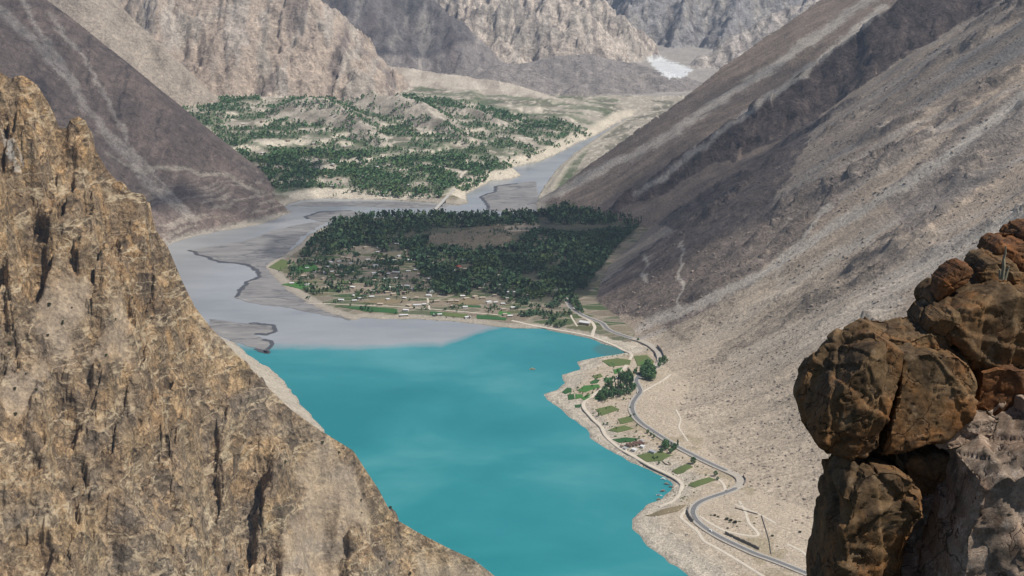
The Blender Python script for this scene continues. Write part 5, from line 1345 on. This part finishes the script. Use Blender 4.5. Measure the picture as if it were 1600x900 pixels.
BOULDERS = [
    ([(1266, 640), (1275, 612), (1300, 565), (1320, 540), (1345, 520), (1362, 511), (1380, 520), (1397, 532), (1394, 560), (1384, 605), (1374, 645), (1366, 680), (1350, 699), (1320, 697), (1290, 685), (1273, 664)], 13.2, 0.55, M_RK1, 'leftmost jutting brown block of the near outcrop, overhanging the valley', 1),
    ([(1392, 532), (1440, 526), (1478, 536), (1500, 552), (1508, 575), (1500, 610), (1488, 640), (1470, 654), (1430, 674), (1395, 692), (1358, 699), (1364, 660), (1378, 605), (1386, 560)], 13.3, 0.55, M_RK1, 'big flat faced brown block beside the jutting block, cut by a diagonal crack', 2),
    ([(1350, 520), (1360, 508), (1372, 514), (1400, 516), (1440, 505), (1470, 512), (1480, 530), (1450, 540), (1400, 540), (1370, 532)], 13.6, 0.4, M_RK1, 'thin crumbling ledge lying on top of the big brown block', 3),
    ([(1428, 502), (1438, 484), (1455, 474), (1482, 476), (1500, 490), (1497, 515), (1475, 529), (1445, 526), (1431, 514)], 13.7, 0.4, M_RK1, 'rounded brown block perched above the big flat faced block', 4),
    ([(1459, 463), (1464, 440), (1478, 422), (1492, 410), (1501, 407), (1511, 414), (1512, 422), (1504, 436), (1488, 450), (1472, 461)], 14.0, 0.22, M_RK3, 'small rust red boulder with a dark underside on the outcrop edge', 5),
    ([(1510, 440), (1518, 416), (1528, 401), (1545, 396), (1570, 400), (1580, 420), (1575, 445), (1540, 455), (1515, 458)], 14.2, 0.35, M_RK1, 'tan brown block right of the small rust red boulder', 6),
    ([(1538, 398), (1544, 380), (1556, 371), (1580, 369), (1610, 371), (1660, 385), (1660, 440), (1600, 445), (1570, 430), (1548, 410)], 14.6, 0.4, M_RK3, 'rust red block near the top of the outcrop behind the dry stalk', 7),
    ([(1578, 374), (1590, 357), (1606, 350), (1660, 346), (1690, 400), (1600, 390)], 15.0, 0.4, M_RK3, 'topmost red boulder of the outcrop at the photo edge', 8),
    ([(1455, 478), (1480, 458), (1520, 444), (1565, 428), (1610, 420), (1690, 430), (1700, 570), (1620, 580), (1570, 560), (1525, 560), (1500, 545), (1490, 520), (1470, 505)], 13.9, 0.6, M_RK1, 'massive brown upper block of the outcrop under the dry stalk', 9),
    ([(1505, 555), (1530, 548), (1580, 552), (1640, 560), (1680, 600), (1640, 640), (1590, 636), (1560, 630), (1530, 640), (1492, 642), (1500, 605)], 13.7, 0.5, M_RK3, 'orange stained block right of the dark vertical cleft', 10),
    ([(1450, 684), (1475, 661), (1500, 651), (1530, 646), (1562, 650), (1552, 676), (1500, 697), (1465, 698)], 13.0, 0.25, M_RK2, 'small pale broken ledge under the orange stained block', 11),
    ([(1294, 745), (1304, 724), (1325, 704), (1350, 696), (1382, 697), (1402, 706), (1428, 722), (1432, 760), (1418, 800), (1405, 850), (1400, 930), (1400, 1040), (1300, 1040), (1290, 930), (1300, 860), (1302, 820), (1294, 790), (1300, 765)], 12.9, 0.6, M_RK1, 'tall rounded brown block at the lower left of the outcrop', 12),
    ([(1395, 704), (1440, 690), (1485, 700), (1482, 732), (1462, 764), (1430, 766), (1412, 732)], 13.3, 0.4, M_RK1, 'shadowed brown block wedged between the tall block and the pale slab', 13),
    ([(1476, 700), (1520, 668), (1560, 645), (1610, 612), (1720, 600), (1740, 800), (1740, 1050), (1450, 1050), (1440, 930), (1446, 860), (1452, 810), (1466, 755)], 12.6, 0.8, M_RK2, 'large pale pinkish slab filling the lower right corner', 14),
    ([(1416, 768), (1452, 756), (1462, 772), (1450, 830), (1430, 872), (1415, 930), (1410, 1040), (1380, 1040), (1388, 930), (1396, 860), (1408, 805)], 13.1, 0.3, M_RK2, 'narrow pale slab standing in the cleft between tall block and slab', 15),
    ([(1278, 905), (1284, 872), (1297, 860), (1312, 876), (1318, 930), (1330, 1040), (1270, 1040)], 12.7, 0.3, M_RK1, 'small brown stone at the bottom left foot of the outcrop', 16),
    ([(1400, 560), (1480, 480), (1560, 430), (1640, 400), (1760, 380), (1800, 700), (1800, 1150), (1320, 1150), (1330, 900), (1350, 720)], 15.2, 1.0, M_RK1, 'dark rock mass behind the blocks of the near outcrop', 17)]
for args in BOULDERS: boulder(*args, res=14.0 if args[5] == 17 else 29.0)
# rock that carries the outcrop, below the frame
boulder([(1230, 1060), (1300, 1010), (1500, 1000), (1780, 1000), (1900, 1200), (1900, 2300), (1200, 2300), (1180, 1400)], 13.6, 1.6, M_RK1, 'bedrock under the near outcrop', 18, res=12.0)
# the dry stalk
b_ = W(1567, 424, 13.15)
st = link('dry_stalk', None, label='grey green dried plant stalk standing upright among the red rocks', category='plant'); st.location = b_
M_STALK = mat_plain('dry_stem', (0.21, 0.185, 0.13), 0.9, 0.4, 30.0)
def reed(name, pts, r0, r1):
    bm = bmesh.new(); rings = []
    for i, p in enumerate(pts):
        r = r0 + (r1 - r0) * i / (len(pts) - 1); rings.append([bm.verts.new((p[0] + r * math.cos(k * math.pi / 4) * (1 + 0.3 * math.sin(3 * k + i)), p[1] + r * math.sin(k * math.pi / 4), p[2])) for k in range(8)])
    for a, b in zip(rings[:-1], rings[1:]):
        for k in range(8): bm.faces.new((a[k], a[(k + 1) % 8], b[(k + 1) % 8], b[k]))
    bm.faces.new(rings[-1]); me = bpy.data.meshes.new(name); bm.to_mesh(me); bm.free(); link(name, me, M_STALK, st)
reed('stem', [(0, 0, -0.08), (0.005, 0, 0.05), (-0.004, 0, 0.12), (0.010, 0, 0.17), (0.004, 0, 0.25)], 0.017, 0.007)
for k, (dx_, hh) in enumerate(((0.05, 0.05), (-0.035, 0.02))): reed('side_stem', [(dx_ * 0.5, 0.01 * k, -0.08), (dx_ * 0.8, 0, 0.0), (dx_, -0.01, hh)], 0.016, 0.008)

# ------------------------------------------------------------------ shrubs on the near cliff
SHR = [(97, 507), (98, 503), (166, 556), (56, 611), (23, 609), (55, 625), (24, 649), (112, 482), (77, 478), (207, 466), (475, 691), (487, 690), (504, 693), (530, 708), (564, 783), (610, 795), (445, 724), (623, 895), (641, 897), (608, 882), (15, 538), (75, 525), (128, 730), (300, 620), (250, 560), (340, 640), (565, 802), (595, 770), (40, 585), (180, 500)]
def cliff_hit(px, py):
    u, v = (px - 800) / F, (py - 450) / F; dx, dy, dz = u, CT - v * ST, -ST - v * CT
    ys = np.linspace(900, 2000, 1400); t_ = ys / dy; below = CAMH + dz * t_ < cliff(dx * t_, ys)[0]
    if not below.any(): return None
    i = int(below.argmax()); return np.array((dx * t_[i], ys[i], CAMH + dz * t_[i]))
shm = quads_mesh('foliage', crown_faces(70, 'broadleaf', np.random.default_rng(5), 0.16)); shm.materials.append(M_SHRUB)
for k, q in enumerate(SHR):
    p = cliff_hit(*q)
    if p is None: continue
    o = link('shrub', None, label='small dark shrub clinging to the near brown cliff', category='shrub', group='shrubs on the near cliff'); o.location = p - np.array((0, 0, 0.6)); h_ = 2.2 + 2.2 * rng.random(); o.scale = (h_ * 1.3, h_ * 1.3, h_)
    link('foliage', shm, None, o); link('stem', TREE['broadleaf'][0][0], None, o)

for q, hh, lb in (((1117, 806), 3.0, 'dark bush beside the inner curve of the lower road bend'), ((1122, 808), 2.6, 'small dark bush just right of the inner road curve'), ((1136, 812), 4.0, 'wide dark bush left end of the bush row on the sandy flat'), ((1142, 814), 3.6, 'dark bush in the middle of the bush row on the sandy flat'), ((1149, 817), 4.2, 'dark bush right end of the bush row on the sandy flat'), ((1207, 838), 3.0, 'lone dark bush right of the downhill stone wall'), ((1137, 826), 2.4, 'low reddish bush just above the road'), ((1250, 832), 3.0, 'dark bush near the foot of the scree by the outcrop')):
    g_ = ground([q])[0]; o = link('bush', None, label=lb, category='bush', group='dark bushes on the sandy flat by the road'); o.location = g_ - np.array((0, 0, 0.5)); o.scale = (hh * 1.8, hh * 1.5, hh); link('foliage', shm, None, o); link('stem', TREE['broadleaf'][1][0], None, o)

# ------------------------------------------------------------------ clouds above the frame, whose shade lies on the delta and the walls
t = NT('cloud_white'); t.t.nodes.remove(t.b)
out_ = [n for n in t.t.nodes if n.type == 'OUTPUT_MATERIAL'][0]
df = t.n('ShaderNodeBsdfDiffuse'); df.inputs[0].default_value = (0.9, 0.9, 0.9, 1); tl = t.n('ShaderNodeBsdfTranslucent'); tl.inputs[0].default_value = (0.9, 0.9, 0.9, 1)
tr = t.n('ShaderNodeBsdfTransparent'); m1 = t.n('ShaderNodeMixShader'); m1.inputs[0].default_value = 0.5; t.l(df.outputs[0], m1.inputs[1]); t.l(tl.outputs[0], m1.inputs[2])
m2 = t.n('ShaderNodeMixShader'); t.l(t.ramp(t.noise(t.pos(), 0.004, 5, 0.6), [(0.36, 0.05), (0.56, 0.31)]), m2.inputs[0]); t.l(tr.outputs[0], m2.inputs[1]); t.l(m1.outputs[0], m2.inputs[2]); t.l(m2.outputs[0], out_.inputs[0])
M_CLOUD = t.m
def cloud(target, rx, ry, seed, label, alt=2700.0):
    k = (alt - target[2]) / sd_.z
    c = Vector(target) + sd_ * k
    bm = bmesh.new(); r_ = np.random.default_rng(seed)
    bmesh.ops.create_icosphere(bm, subdivisions=5, radius=1.0)
    V = np.array([v.co[:] for v in bm.verts])
    n_ = sum(vnoise3(V[:, 0] * f + seed, V[:, 1] * f, V[:, 2] * f, seed) / f for f in (1.5, 3.0, 6.0, 12.0))
    V = V * (1 + 0.55 * n_)[:, None] * np.array((rx, ry, 130)); V[:, 2] = np.where(V[:, 2] < 0, V[:, 2] * 0.35, V[:, 2])
    for v, q in zip(bm.verts, V): v.co = q
    me = bpy.data.meshes.new('cloud'); bm.to_mesh(me); bm.free()
    for pl in me.polygons: pl.use_smooth = True
    o = link('cloud', me, M_CLOUD, label=label, category='cloud', group='fair weather clouds over the valley'); o.location = c
cloud(tuple(W(790, 388)), 600, 480, 1, 'broad white cloud hanging over the delta')
cloud(tuple(W(230, 190, 4300)), 560, 560, 2, 'white cloud hanging over the left mountain')
cloud(tuple(W(1400, 110, 3800)), 620, 620, 3, 'white cloud hanging over the upper right slope')
cloud(tuple(W(600, 40, 8000)), 500, 420, 4, 'white cloud hanging over the grey far mountain')

# ------------------------------------------------------------------ the air of the valley
t = NT('valley_air'); t.t.nodes.remove(t.b)
pv = t.n('ShaderNodeVolumePrincipled'); pv.inputs['Color'].default_value = (0.62, 0.78, 1.0, 1); pv.inputs['Density'].default_value = 0.000032; pv.inputs['Anisotropy'].default_value = 0.3
t.l(pv.outputs[0], [n for n in t.t.nodes if n.type == 'OUTPUT_MATERIAL'][0].inputs['Volume'])
hzb = link('haze', boxes('haze', (-9000, 9000, -400, 14500, -60, 2100)), t.m, kind='stuff')
